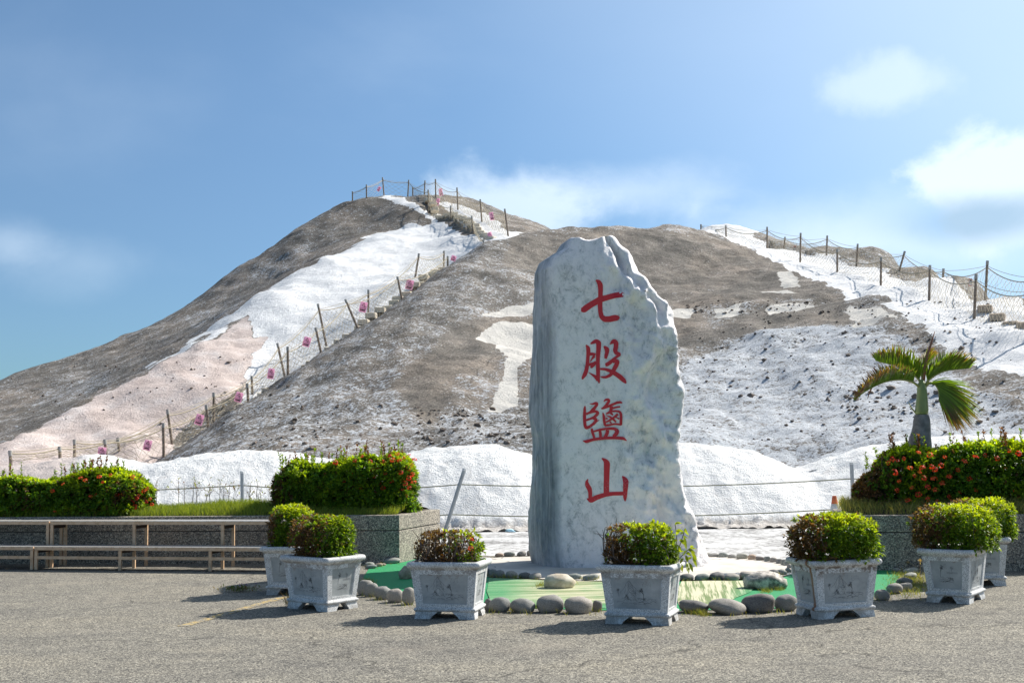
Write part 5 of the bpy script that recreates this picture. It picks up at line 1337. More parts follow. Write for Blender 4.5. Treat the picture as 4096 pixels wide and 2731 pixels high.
for ci, (ch, ((ox, oy, sc_), strokes)) in enumerate(STROKES.items()):
    mb = MB(); lift = 0.004
    for st in strokes:
        st = np.array(st, float); seg = np.linalg.norm(np.diff(st[:, :2], axis=0), axis=1); cs_ = np.concatenate([[0], np.cumsum(seg)])
        npt = max(6, int(cs_[-1] / 22)); tq = np.linspace(0, cs_[-1], npt)
        # smooth centre line
        def sm(col):
            a_ = np.interp(tq, cs_, st[:, col])
            for _ in range(2): a_[1:-1] = (a_[:-2] + 2 * a_[1:-1] + a_[2:]) / 4
            return a_
        px, py, pw = sm(0), sm(1), sm(2)
        tx, ty = np.gradient(px), np.gradient(py); ln = np.hypot(tx, ty) + 1e-9; nx__, ny__ = -ty / ln, tx / ln
        lift += 0.0005; grid = []
        for i in range(npt):
            row = []
            for s_ in (-1, -0.33, 0.33, 1):
                d = Vector(ray(ox + (px[i] + nx__[i] * pw[i] / 2 * s_) / sc_, oy + (py[i] + ny__[i] * pw[i] / 2 * s_) / sc_))
                h = sbvh.ray_cast(Vector(CP), d)
                pnt = np.array(h[0]) if h[0] is not None else P(ox + px[i] / sc_, oy + py[i] / sc_, YF)
                row.append(pnt + np.array([0, -lift, 0]))
            grid.append(row)
        g_ = np.array(grid).reshape(-1, 3); ii = np.arange(npt * 4).reshape(npt, 4)
        f = np.stack([ii[:-1, :-1], ii[:-1, 1:], ii[1:, 1:], ii[1:, :-1]], -1).reshape(-1, 4)
        mb.add(g_, f)
    nvv = sum(len(a_) for a_ in mb.v)
    o = obj('carved_character', mb, MAT['red'], mon, smooth=True, attrs={'flake': np.full(nvv, [0.0, 0.0, 0.5, 1.0][ci])})
    o['label'] = ['top red carved character 七', 'second red carved character 股', 'third red carved character 鹽', 'bottom red carved character 山, its paint flaking'][ci]

# ------------------------------------------------------------------ concrete platform, turf, border stones
def sheet(name, pts, z, mat, wear=None, res=None, kind='structure', bumpy=0.0, thick=0.0):
    """a flat piece cut to an outline and divided finely enough to undulate"""
    poly = [tuple(p[:2]) for p in pts]; a_ = np.array(poly); res = res or 0.08
    bm = bmesh.new(); vs_ = [bm.verts.new((x, y, z)) for x, y in poly]; bm.faces.new(vs_)
    x0, y0 = a_.min(0); x1, y1 = a_.max(0)
    for x in np.arange(x0 + res, x1, res * 2.0):
        gm = bm.verts[:] + bm.edges[:] + bm.faces[:]; bmesh.ops.bisect_plane(bm, geom=gm, plane_co=(x, 0, 0), plane_no=(1, 0, 0))
    for y in np.arange(y0 + res, y1, res * 2.0):
        gm = bm.verts[:] + bm.edges[:] + bm.faces[:]; bmesh.ops.bisect_plane(bm, geom=gm, plane_co=(0, y, 0), plane_no=(0, 1, 0))
    bm.faces.ensure_lookup_table(); bm.normal_update()
    if bm.faces[0].normal.z < 0: bmesh.ops.reverse_faces(bm, faces=bm.faces[:])
    co = np.array([v.co for v in bm.verts])
    if bumpy:
        dz = (fbm(co * np.array([1.2, 1.2, 0]) + 3, 3, 610) + 0.3) * bumpy
        for v, d in zip(bm.verts, dz): v.co.z += max(0.0, d)
    me = bpy.data.meshes.new(name); bm.to_mesh(me)
    at = me.attributes.new('wear', 'FLOAT', 'POINT'); wv = np.ones(len(co)) if wear is None else wear(co); at.data.foreach_set('value', wv.astype(np.float32))
    if thick:
        pass
    bm.free(); me.materials.append(mat); o = link(name, me); return tag(o, kind=kind)
plat = [GV(x, y) for x, y in [(1120, 1325), (1075, 1312), (1070, 1298), (1095, 1286), (1150, 1281), (1220, 1279), (1400, 1277), (1640, 1279), (1700, 1281), (1760, 1287), (1810, 1297), (1842, 1308), (1830, 1318), (1790, 1326), (1720, 1330), (1640, 1332), (1560, 1334), (1480, 1335), (1400, 1335), (1330, 1334), (1250, 1331), (1180, 1328)]]
sheet('concrete_platform', plat, 0.012, MAT['concrete'], res=0.3)
bed = [GV(x, y) for x, y in [(845, 1352), (835, 1325), (850, 1302), (890, 1288), (960, 1281), (1060, 1279), (1075, 1286), (1066, 1300), (1075, 1313), (1130, 1328), (1250, 1333), (1400, 1337), (1560, 1336), (1720, 1332), (1800, 1326), (1845, 1309), (1860, 1300), (1930, 1292), (2000, 1297), (2050, 1304), (2068, 1320), (2060, 1345), (2020, 1366), (1940, 1385), (1820, 1396), (1700, 1400), (1560, 1402), (1400, 1402), (1260, 1398), (1130, 1394), (1040, 1388), (960, 1380), (890, 1368)]]
def vfp(co): return projV(np.concatenate([co[:, :2], np.zeros((len(co), 1))], 1))
sheet('artificial_turf', bed, 0.006, MAT['turf'], res=0.06)
stripR = [GV(x, y) for x, y in [(1566, 1337), (1640, 1336), (1740, 1335), (1735, 1350), (1722, 1362), (1690, 1374), (1660, 1392), (1562, 1397), (1550, 1365)]]
sheet('worn_turf_strip', stripR, 0.011, MAT['turfworn'], res=0.06, bumpy=0.010, wear=lambda co: np.clip(1.35 - np.clip((vfp(co)[:, 0] - 1640) / 70, 0, 1.2) * np.clip((vfp(co)[:, 1] - 1335) / 25, 0.2, 1), 0.1, 1))
stripC = [GV(x, y) for x, y in [(1124, 1329), (1250, 1334), (1395, 1337), (1392, 1398), (1260, 1396), (1130, 1391), (1118, 1360)]]
sheet('worn_turf_strip', stripC, 0.011, MAT['turfhalf'], res=0.06, bumpy=0.010, wear=lambda co: np.clip(0.25 + np.clip((vfp(co)[:, 0] - 1150) / 120, 0, 1) * 0.9, 0, 1) * np.clip((1396 - vfp(co)[:, 1]) / 14, 0.15, 1))

bm = bmesh.new(); bmesh.ops.create_icosphere(bm, subdivisions=3, radius=1.0)
SV = np.array([v.co for v in bm.verts]); SF = np.array([[v.index for v in f.verts] for f in bm.faces]); bm.free()
def pebble_mesh(seed, power=2.3, rough=0.24, flat_=0.0):
    power = 2.0 + (seed * 0.37) % 0.9
    r = (np.abs(SV) ** power).sum(1) ** (-1 / power); v = SV * r[:, None]
    v = v * (1 + rough * fbm(SV * 1.1 + seed * 7.7, 3, 700 + seed)[:, None] + 0.02 * fbm(SV * 5 + seed, 2, 720)[:, None])
    mb = MB(); mb.add(v, SF); return mb
PEBM = {}
for kind_ in ('pebble', 'pebbledark', 'pebblegreen', 'pebbletan'):
    PEBM[kind_] = [mesh_of('border_stone', pebble_mesh(i + len(kind_)), MAT[kind_], smooth=True) for i in range(6)]
ORD = ['first', 'second', 'third', 'fourth', 'fifth', 'sixth', 'seventh', 'eighth', 'ninth', 'tenth', 'eleventh', 'twelfth', 'thirteenth', 'fourteenth', 'fifteenth', 'sixteenth']
def border_stone(cx, cy, wpx, hpx, mat, label, group, tilt=None):
    """centre and size in full-photo pixels; the stone sits on the ground"""
    yb = cy + hpx / 2; g_ = G(cx, yb - hpx * 0.06); sc_ = np.linalg.norm(g_ - CP) / FPX
    wm, hm = wpx * sc_, hpx * sc_ * 0.98; dm = wm * random.uniform(0.7, 0.95)
    o = link('border_stone', random.choice(PEBM[mat]))
    o.location = (g_[0], g_[1] + dm * 0.32, hm * 0.42); o.scale = (wm / 2, dm / 2 * 0.93, hm * 0.54)
    o.rotation_euler = (random.uniform(-.12, .12), tilt if tilt is not None else random.uniform(-.18, .18), random.uniform(-.25, .25))
    tag(o, label, 'stone', group); return o
def z5(x, y): return 1400 + x / 2.352, 2200 + y / 2.352
def z6(x, y): return 2650 + x / 4.276, 2180 + y / 4.276
def z7(x, y): return 1900 + x / 4.523, 2150 + y / 4.523
def z8(x, y): return 3400 + x / 6.533, 2200 + y / 6.533
outer = [  # (cx, cy), w, h, material
 (z5(140, 360), 60, 60, 'pebble', 'grey border stone half behind the corner-on planter'), (z5(198, 382), 52, 54, 'pebble', 'upright rounded grey border stone, leftmost whole one of the front row'),
 (z5(300, 410), 62, 52, 'pebble', 'broken-topped grey border stone beside the leftmost front ones'), (z5(425, 437), 62, 54, 'pebble', 'rounded grey border stone second left of the stained planter'), (z5(548, 445), 56, 66, 'pebble', 'grey border stone touching the left side of the stained planter'),
 (z5(1300, 525), 34, 50, 'pebbledark', 'small dark border stone tucked behind the foot of the stained planter'), (z5(1398, 522), 90, 58, 'pebble', 'sloping brown-grey border stone just right of the stained planter'), (z5(1620, 530), 100, 56, 'pebble', 'cracked grey border stone between the stained planter and the largest round one'), (z5(1880, 515), 108, 70, 'pebble', 'large round light-grey border stone below the cream rock'), (z5(2148, 528), 106, 66, 'pebble', 'grey border stone with a vertical cleft right of the largest round one'), (z5(2330, 530), 40, 44, 'pebbledark', 'dark border stone touching the left foot of the monument planter'),
 (z6(560, 1070), 118, 48, 'pebbledark', 'low dark border stone just right of the monument planter'), (z6(1125, 1075), 146, 60, 'pebble', 'long humped olive-grey border stone right of the low dark one'), (z6(1675, 1020), 130, 72, 'pebbledark', 'tall dark-grey border stone, biggest before the rust-streaked planter'), (z6(2145, 1010), 82, 62, 'pebble', 'grey border stone touching the left of the rust-streaked planter'),
 (z8(860, 1185), 56, 42, 'pebble', 'grey border stone just right of the rust-streaked planter'), (z8(1190, 1020), 58, 40, 'pebble', 'pale grey domed border stone in the dry grass on the right'), (z8(1470, 980), 52, 30, 'pebble', 'mauve-grey border stone right of the pale domed one'), (z8(1450, 850), 62, 34, 'pebbledark', 'dark sloping border stone at the edge of the bright green turf'), (z8(1620, 560), 56, 24, 'pebblegreen', 'white rounded stone among the dry grass by the right wall'), (z8(1600, 680), 48, 22, 'pebblegreen', 'whitish flat stone below the white rounded one in the dry grass'), (z8(880, 425), 58, 20, 'pebblegreen', 'long grey-green stone lying against the foot of the right wall'), (z8(1250, 530), 32, 16, 'pebble', 'small grey stone behind the dry grass by the right wall')]
for (cx, cy), wp, hp, mt_, lb in outer: border_stone(cx, cy, wp, hp, mt_, lb, 'stones edging the turf bed')
backl = [(z5(390, 103), 66, 25, 'pebblegreen', 'big smooth grey stone at the foot of the pebble-dash corner'), (z5(178, 135), 38, 18, 'pebblegreen', 'pale stone beside the shrub of the corner-on planter, upper of two'), (z5(195, 158), 46, 17, 'pebblegreen', 'pale flat stone beside the corner-on planter, lower of two'), (z5(262, 143), 34, 14, 'pebbletan', 'low tan stone at the top edge of the green turf'), (z5(310, 136), 22, 11, 'rock', 'small cream stone between the tan one and the big smooth one')]
for (cx, cy), wp, hp, mt_, lb in backl: border_stone(cx, cy, wp, hp, mt_ if mt_ in PEBM else 'pebbletan', lb, 'stones edging the turf bed')
inner = [(z7(255, 640), 26, 30, 'pebbledark'), (z7(322, 645), 32, 32, 'pebble'), (z7(440, 660), 38, 31, 'pebble'), (z7(655, 672), 46, 30, 'pebble'), (z7(895, 692), 44, 26, 'pebbledark'), (z7(1085, 708), 54, 24, 'pebble'), (z7(1510, 690), 44, 16, 'pebbletan'), (z7(1790, 715), 54, 26, 'pebblegreen'), (z7(2095, 728), 66, 24, 'pebblegreen')]
il = ['dark stone half behind the right side of the stained planter, inner row', 'upright dark grey stone on the platform edge beside the stained planter', 'round grey stone next to a grass tuft, second on the platform edge', 'large round grey stone between two grass tufts on the platform edge', 'black slanting stone on the platform edge', 'grey wedge stone right of the black one on the platform edge', 'brown flat stone behind the cream rock', 'pale grey stone right of the cream rock on the platform edge', 'pale flat stone left of the monument planter on the platform edge']
for ((cx, cy), wp, hp, mt_), lb in zip(inner, il): border_stone(cx, cy, wp, hp, mt_, lb, 'stones edging the concrete platform')
inner2 = [(z6(425, 562), 58, 27, 'pebbledark', 'dark pointed stone just right of the monument planter on the platform edge'), (z6(680, 557), 58, 28, 'pebblegreen', 'rough greenish stone second right of the monument planter'), (z6(935, 542), 60, 33, 'pebbledark', 'dark smooth dome stone third right of the monument planter'), (z6(1193, 555), 58, 29, 'pebble', 'grey dome stone fourth right of the monument planter'), (z6(1458, 532), 62, 34, 'pebble', 'large grey dome stone left of the banded rock'), (z6(1715, 488), 48, 16, 'pebbletan', 'low stone showing above the banded rock'), (z6(1905, 488), 45, 27, 'pebbledark', 'rough brown stone behind the banded rock'), (z6(2058, 472), 36, 25, 'pebblegreen', 'pale green rough stone second left of the rust-streaked planter'), (z6(2155, 437), 24, 20, 'pebblegreen', 'small pale stone touching the rust-streaked planter, inner row')]
for (cx, cy), wp, hp, mt_, lb in inner2: border_stone(cx, cy, wp, hp, mt_, lb, 'stones edging the concrete platform')
back = [(z7(440, 315), 32, 15, 'pebbletan'), (z7(625, 302), 46, 18, 'pebblegreen'), (z7(840, 293), 38, 20, 'pebble'), (z7(990, 285), 26, 22, 'pebble'), (z6(725, 165), 30, 22, 'pebble'), (z6(795, 165), 26, 16, 'pebblegreen'), (z6(872, 177), 44, 18, 'pebble'), (z6(1050, 175), 38, 22, 'pebblegreen'), (z6(1200, 197), 38, 18, 'pebble'), (z6(1375, 197), 46, 25, 'pebblegreen'), (z6(1535, 212), 32, 24, 'pebbletan'), (z6(1680, 233), 38, 20, 'pebbledark'), (z6(1800, 243), 28, 23, 'pebblegreen'), (z6(1908, 258), 30, 22, 'pebble'), (z6(2010, 283), 26, 22, 'pebble'), (z6(2085, 303), 26, 24, 'pebblegreen'), (z6(2130, 318), 24, 22, 'pebblegreen'), (z6(2175, 370), 20, 18, 'pebble')]
bl = ['brown stone just right of the shrub in the stained planter, far row', 'wide greenish stone in the far row left of the monument', 'domed grey stone in the far row, second left of the monument', 'grey stone touching the left flank of the monument, far row'] + [ORD[i] + ' stone right of the monument in the far row' for i in range(14)]
for ((cx, cy), wp, hp, mt_), lb in zip(back, bl): border_stone(cx, cy, wp, hp, mt_, lb, 'stones edging the concrete platform')
def rock(cx, cy, wp, hp, mat, label, seed, rough, power=2.0):
    g_ = G(cx, cy + hp / 2 - 2); sc_ = np.linalg.norm(g_ - CP) / FPX
    r = (np.abs(SV) ** power).sum(1) ** (-1 / power); v = SV * r[:, None] * (1 + rough * ridged(SV * 1.6 + seed, 4, 800 + seed)[:, None] * 0.8 + rough * 0.5 * fbm(SV * 4 + seed, 3, 820)[:, None])
    wm, hm = wp * sc_, hp * sc_; mb = MB(); mb.add(v * np.array([wm / 2, wm * 0.36, hm * 0.58]) + np.array([0, 0, hm * 0.42]), SF)
    o = obj('rock', mb, MAT[mat], smooth=True, local=True); o.location = (g_[0], g_[1] + wm * 0.3, 0); return tag(o, label, 'rock', 'ornamental rocks on the turf')
rock(*z7(1530, 815), 122, 56, 'rockcream', 'cream-coloured rock on the worn turf below the monument', 3, 0.16)
rock(*z6(1800, 640), 152, 62, 'rockwhite', 'white rock with dark wavy bands, left of the rust-streaked planter', 8, 0.34)
rock(*z5(525, 222), 54, 48, 'rockolive', 'olive-brown jagged rock behind the left rim of the stained planter', 5, 0.3)

# ------------------------------------------------------------------ weeds and grasses on the ground
wp_ = []
for (cx, cy), wp, hp, _, _ in outer + inner2 + backl:
    for _ in range(9 if wp > 30 else 5): wp_.append(G(cx + random.uniform(-.6, .6) * wp, cy + hp * random.uniform(0.30, 0.62)))
for (cx, cy), wp, hp, _ in inner:
    for _ in range(8): wp_.append(G(cx + random.uniform(-.6, .6) * wp, cy + hp * random.uniform(0.35, 0.6)))
for cx, cy in (z7(530, 720), z7(740, 735), z7(1900, 750), z7(2150, 760), z7(1200, 880), z7(1720, 850), z6(1560, 740), z6(2000, 770), z6(1780, 800), z5(2290, 560), z5(1730, 540), z6(560, 1170), z6(480, 1160), z6(700, 1190), z5(1530, 570), z5(250, 430), z5(190, 320), z5(150, 300), z5(470, 470)):
    for _ in range(55): wp_.append(G(cx + random.gauss(0, 11), cy + random.gauss(0, 3)))
for _ in range(900): wp_.append(G(3640 + random.gauss(0, 40), 2330 + random.gauss(0, 26)))
wp_ = np.array(wp_); wp_[:, 2] = 0.0
wp_ = np.repeat(wp_, 2, 0) + rng.standard_normal((len(wp_) * 2, 3)) * np.array([0.02, 0.02, 0])
grass('ground_weeds', 'small grassy weeds growing among the border stones', wp_, 0.02, 0.085, np.array([0.10, 0.17, 0.03]), np.array([0.30, 0.25, 0.10]), 0.9, 0.005)
def seed_grass(label, spots):
    t = thing('dry_seed_grass', label, 'grass clump', G(3640, 2330))
    mb = MB(); hd = MB()
    for (x0, y0), (x1, y1) in spots:
        b0 = G(*z8(x0, y0)); tip = P(*z8(x1, y1), b0[1] + random.uniform(-.03, .03)); md = (b0 + tip) / 2 + np.array([random.gauss(0, .01), 0, 0.02])
        mb.tube([b0, md, tip], [0.003, 0.0022, 0.0015], 4, col=(0.40, 0.30, 0.15))
        n_ = 26; tt = rng.random((n_, 1)); dr = (tip - md) / np.linalg.norm(tip - md) + 0.55 * rng.standard_normal((n_, 3)); dr /= np.linalg.norm(dr, axis=1)[:, None]
        v, f, c2 = leaf_batch(tip - (tip - md) * tt * 0.12, dr, 0.05, 0.007, np.array([0.46, 0.33, 0.19]) * rng.uniform(.7, 1.2, (n_, 1))); hd.add(v, f, c2)
    obj('stalk', mb, MAT['grass'], t, colattr=True); obj('seed_heads', hd, MAT['grass'], t, colattr=True)
seed_grass('dry straw-coloured grass with feathery seed heads between the two right planters', [((1180, 480), (1165, 140)), ((1320, 470), (1300, 250)), ((1400, 450), (1445, 10)), ((1690, 500), (1660, 10)), ((1710, 500), (1690, 300)), ((1500, 460), (1510, 330)), ((1290, 440), (1270, 360)), ((1740, 500), (1350, 330)), ((1800, 540), (1540, 330)), ((1820, 760), (1830, 300)), ((1180, 420), (1190, 350)), ((1600, 480), (1600, 380))])
# the low weed with tiny purple flowers on the asphalt
g_ = G(965, 2365); t = thing('flowering_weed', 'low scrubby weed with tiny purple flowers on the asphalt left of the planters', 'weed', g_)
n_ = 260; ps = g_ + np.stack([rng.normal(0, .11, n_), rng.normal(0, .05, n_), rng.random(n_) * 0.05], 1); dr = rng.standard_normal((n_, 3)); dr[:, 2] = np.abs(dr[:, 2]) + .3
mb = MB(); v, f, c2 = leaf_batch(ps, dr, 0.05 * rng.uniform(.6, 1.2, n_), 0.012, np.where(rng.random((n_, 1)) < .4, np.array([.13, .09, .05]), np.array([.09, .13, .03]))); mb.add(v, f, c2)
tag(obj('foliage', mb, MAT['leaf'], t, colattr=True), kind='stuff')
mb = MB()
for _ in range(9):
    q_ = g_ + np.array([random.gauss(0.03, .07), random.gauss(0, .03), random.uniform(.07, .12)]); mb.add(IV * 0.008 + q_, IF, (0.32, 0.14, 0.36))
obj('flowers', mb, MAT['flower'], t, colattr=True)
g_ = G(1168, 2425); t = thing('grass_tuft', 'dry tuft of grass at the foot of the corner-on planter', 'grass tuft', g_)
n_ = 130; ps = g_ + np.stack([rng.normal(0, .03, n_), rng.normal(0, .03, n_), np.zeros(n_)], 1); dr = rng.standard_normal((n_, 3)) * .3 + np.array([0, 0, 1])
mb = MB(); v, f, c2 = leaf_batch(ps, dr, rng.uniform(.06, .22, n_), 0.006, np.where(rng.random((n_, 1)) < .6, np.array([.26, .18, .10]), np.array([.12, .16, .03]))); mb.add(v, f, c2); tag(obj('blades', mb, MAT['grass'], t, colattr=True), kind='stuff')

# bare saplings between the two left hedges
t0 = None; tops = [(410, 1100), (425, 1108), (446, 1098), (452, 1110), (482, 1105), (505, 1102), (514, 1118), (478, 1130), (592, 1108), (600, 1120), (575, 1115), (570, 1130), (540, 1120), (360, 1118), (620, 1120), (527, 1112)]
spl = ['bare twig sapling just right of the left hedge', 'thin bare sapling, second right of the left hedge', 'leafy-tipped thin sapling, third from the left hedge', 'short twiggy sapling with yellow leaves near the grass middle', 'forked bare sapling near the grass middle', 'sapling with brown curled leaves left of the grey post', 'bare sapling leaning by the grey post', 'low twiggy sapling left of the grey post', 'brown-leaved sapling right of the grey post', 'thin sapling touching the centre hedge', 'bare sapling between the grey post and the centre hedge', 'small sapling at the foot of the grey post', 'spindly sapling just left of the grey post', 'bare twig leaning out of the left hedge', 'bare twig leaning on the centre hedge', 'tall thin sapling left of the brown-leaved one']
for (x, y), lb in zip(tops, spl):
    Y = 20.5; tip = PV(x, y, Y); b0 = np.array([tip[0] + random.gauss(0, .04), Y, 0.78]); t = thing('bare_sapling', lb, 'sapling', b0, 'saplings between the left hedges')
    mb = MB(); md = (b0 + tip) / 2 + np.array([random.gauss(0, .02), 0, 0]); mb.tube([b0, md, tip], [0.006, 0.0045, 0.002], 4)
    ends = [tip]
    for k in range(5):
        a_ = b0 + (tip - b0) * random.uniform(.35, .85); e_ = a_ + np.array([random.gauss(0, .06), random.gauss(0, .04), random.uniform(.05, .14)]); mb.tube([a_, e_], [0.003, 0.0015], 3); ends.append(e_)
    obj('stem', mb, MAT['twig'], t)
    nl = random.choice((3, 6, 22)); es = np.array([ends[random.randrange(len(ends))] for _ in range(nl)]) + rng.normal(0, .015, (nl, 3)); dr = rng.standard_normal((nl, 3)) + np.array([0, 0, .8])
    mb = MB(); v, f, c2 = leaf_batch(es, dr, 0.05, 0.02, np.where(rng.random((nl, 1)) < .5, np.array([.15, .07, .035]), np.array([.22, .24, .03]))); mb.add(v, f, c2); obj('leaves', mb, MAT['leaf'], t, colattr=True)

# ------------------------------------------------------------------ palm
zpal = lambda x, y, dy=0.0: P(3200 + x / 2.614, 1250 + y / 2.614, 18.45 + dy)
pb = zpal(1255, 1500); t = thing('bottle_palm', 'short bottle palm with tattered fronds rising behind the right hedge', 'palm', (pb[0], pb[1], 0.72))
def lathe_px(prof, sides=18):
    rs = []
    for xc, y, wpx in prof:
        c = zpal(xc, y); r = wpx / 2 / 2.614 * 18.45 / FPX; an = np.arange(sides) * 2 * math.pi / sides
        rs.append(np.stack([c[0] + r * np.cos(an), c[1] + r * np.sin(an), np.full(sides, c[2])], 1))
    return rs
tr = []
prev_y = 1760
prof = [(1248, 1800, 270), (1248, 1500, 262), (1250, 1380, 250), (1255, 1300, 224), (1266, 1240, 198), (1272, 1180, 185), (1273, 1120, 172), (1272, 1085, 154), (1270, 1062, 138)]
pp = []
for y in np.arange(1800, 1062, -12.0):
    xs_ = np.interp(-y, [-q_[1] for q_ in prof], [q_[0] for q_ in prof]); ws = np.interp(-y, [-q_[1] for q_ in prof], [q_[2] for q_ in prof])
    pp.append((xs_, y, ws)); pp.append((xs_, y - 2.5, ws * 0.95)); 
mb = MB(); mb.rings(lathe_px(pp)); obj('trunk', mb, MAT.setdefault('palmtrunk', simple('ringed_grey_palm_trunk', (0.20, 0.19, 0.18), 0.85, var=0.3, scale=9, bump=0.4)), t, smooth=True)
mt, n, b = newmat('green_crownshaft'); co = objco(n); c = n.ramp(n.noise(n.mapping(co, (1, 1, 0.3)), 6, 5), [(0.3, (0.12, 0.15, 0.045)), (0.55, (0.22, 0.27, 0.09)), (0.75, (0.27, 0.22, 0.14))]); n.put(b.inputs['Base Color'], c); b.inputs['Roughness'].default_value = 0.4; MAT['shaft'] = mt
mb = MB(); mb.rings(lathe_px([(1270, 1066, 120), (1271, 1050, 134), (1272, 1020, 138), (1274, 960, 126), (1276, 900, 114), (1276, 840, 106), (1274, 790, 98), (1270, 750, 80), (1275, 700, 40)])); obj('crownshaft', mb, MAT['shaft'], t, smooth=True)
MAT['spear'] = simple('brown_spear_leaf', (0.24, 0.11, 0.07), 0.6); MAT['rachis'] = simple('yellow_green_rachis', (0.30, 0.30, 0.10), 0.5)
mb = MB(); mb.tube([zpal(1290, 740), zpal(1318, 480), zpal(1370, 330), zpal(1410, 195)], [0.020, 0.026, 0.018, 0.004], 7); obj('spear_leaf', mb, MAT['spear'], t, smooth=True)
for a_, b_ in (((1215, 1055), (1130, 925)), ((1330, 1050), (1345, 1000)), ((750, 785), (705, 900))):
    mb = MB(); A, B = zpal(*a_), zpal(*b_); mb.tube([A, (A + B) / 2 + np.array([-.01, 0, -.01]), B], [0.012, 0.010, 0.002], 6); obj('old_leaf_stub', mb, MAT['spear'] if a_[0] == 750 else MAT['rachis'], t)
FR = [  # rachis in zoom pixels with depth, leaflet length (m) profile, up factor, dry
 ('lower left frond, dry at its tip', [(1265, 800, 0), (1200, 730, -.05), (1100, 700, -.12), (980, 700, -.2), (860, 730, -.26), (740, 790, -.3), (640, 850, -.32), (570, 920, -.3)], 0.26, (0.25, 1.0), 0.75),
 ('upper left frond', [(1285, 780, 0), (1240, 690, .03), (1150, 620, .08), (1050, 570, .12), (950, 540, .15), (860, 522, .18), (790, 500, .2)], 0.29, (0.2, 1.0), 0.35),
 ('upper right frond', [(1300, 790, 0), (1330, 715, -.03), (1400, 660, -.08), (1500, 612, -.12), (1600, 595, -.15), (1700, 590, -.18), (1770, 580, -.2)], 0.30, (0.05, 1.0), 0.35),
 ('drooping right frond', [(1310, 780, 0), (1360, 725, .02), (1410, 745, .03), (1445, 800, .03), (1455, 860, .03), (1450, 910, .02)], 0.42, (0.9, -0.1), 0.45),
 ('back frond', [(1285, 770, 0), (1275, 660, .1), (1290, 570, .25), (1330, 520, .42), (1380, 500, .55)], 0.24, (0.1, 1.0), 0.5)]
for fi, (fl_, rp, LL, up_, dry) in enumerate(FR):
    pts = np.array([zpal(x, y, dy) for x, y, dy in rp]); seg = np.linalg.norm(np.diff(pts, axis=0), axis=1); cs_ = np.concatenate([[0], np.cumsum(seg)])
    tq = np.linspace(0, cs_[-1], 26); cl = np.stack([np.interp(tq, cs_, pts[:, k]) for k in range(3)], 1)
    for _ in range(3): cl[1:-1] = (cl[:-2] + 2 * cl[1:-1] + cl[2:]) / 4
    fr = obj('frond', (lambda m_: (m_.tube(cl, np.linspace(0.020, 0.004, 26), 6), m_)[1])(MB()), MAT['rachis'], t, smooth=True); fr['label'] = fl_
    lm = MB(); tang = np.gradient(cl, axis=0); tang /= np.linalg.norm(tang, axis=1)[:, None]
    nlf = 140
    for side_ in (-1, 1):
        for k in range(nlf):
            u = 0.14 + 0.86 * (k + random.random()) / nlf; i = u * 25; i0 = int(min(i, 24)); b0 = cl[i0] + (cl[min(i0 + 1, 25)] - cl[i0]) * (i - i0); tg = tang[i0]
            lat = np.array([0.0, side_ * 0.75, 0.0]) + np.array([up_[0], 0, up_[1]]) * 0.95
            if fi == 3: lat = np.array([0.85, side_ * 0.5, 0.25 - 0.9 * u]) if side_ > 0 else np.array([0.9, -0.35, 0.1 - 1.0 * u])
            d = lat + tg * random.uniform(0.2, 0.5) + rng.standard_normal(3) * 0.10; d /= np.linalg.norm(d)
            L = LL * 1.25 * (0.55 + 0.75 * math.sin(math.pi * min(u * 0.8 + 0.12, 1))) * random.uniform(0.8, 1.08)
            dr_ = max(0.0, min(1.0, dry * (0.10 + 1.1 * u) + random.gauss(0, .18)))
            g1 = np.array([0.12, 0.20, 0.022]) * random.uniform(.7, 1.4); tipc = np.array([0.17, 0.085, 0.04]) if random.random() < .85 else np.array([0.34, 0.22, 0.05])
            sv = np.cross(d, np.array([0.1, 0.95, 0.3])); sv /= np.linalg.norm(sv) + 1e-9; wv = 0.0085
            rows = [(0, .6), (.35, 1.0), (.7, .8), (1.0, .06)]; vv = []; cc2 = []
            for tt, wq in rows:
                cpt = b0 + d * L * tt + np.array([0, 0, -0.09 * tt * tt]) * (1 if fi != 3 else 1.6); vv += [cpt + sv * wv * wq, cpt - sv * wv * wq]
                f_ = max(0.0, min(1.0, (tt - (1 - dr_ * 1.15)) * 3.0)); cl_ = g1 * (1 - f_) + tipc * f_; cc2 += [cl_, cl_]
            lm.add(vv, [(0, 1, 3, 2), (2, 3, 5, 4), (4, 5, 7, 6)], np.array(cc2))
    tag(obj('leaflets', lm, MAT['palmleaf'], fr, colattr=True), kind='stuff')

# ------------------------------------------------------------------ pipe-and-rope barrier before the salt bank, cone, litter
t = thing('pipe_rope_barrier', 'grey pipe posts with two thin ropes in front of the white salt bank', 'barrier', (0, 25.6, 0))
rp = []
for (x1, y1), (x0, y0), Y, lb in (((556, 1083), (558, 1225), 25.9, 'upright pipe post behind the left planter wall'), ((1067, 1077), (1010, 1258), 24.6, 'leaning pipe post'), ((1956, 1063), (1963, 1225), 25.0, 'upright pipe post by the right hedge')):
    top = PV(x1, y1, Y); bot = PV(x0, y0, Y); bot = top + (bot - top) * ((top[2] + 0.05) / max(top[2] - bot[2], 0.1))
    mb = MB(); mb.tube([bot, top], 0.038, 12); o = obj('post', mb, MAT['galv'], t, smooth=False); o['label'] = lb
    mb = MB(); d = (top - bot) / np.linalg.norm(top - bot); mb.tube([top - d * 0.03, top + d * 0.012], 0.042, 12); obj('cap', mb, MAT['galvcap'], o)
    rp.append((bot, top))
def at_z(i, z): b0, t1 = rp[i]; return b0 + (t1 - b0) * ((z - b0[2]) / (t1[2] - b0[2]))
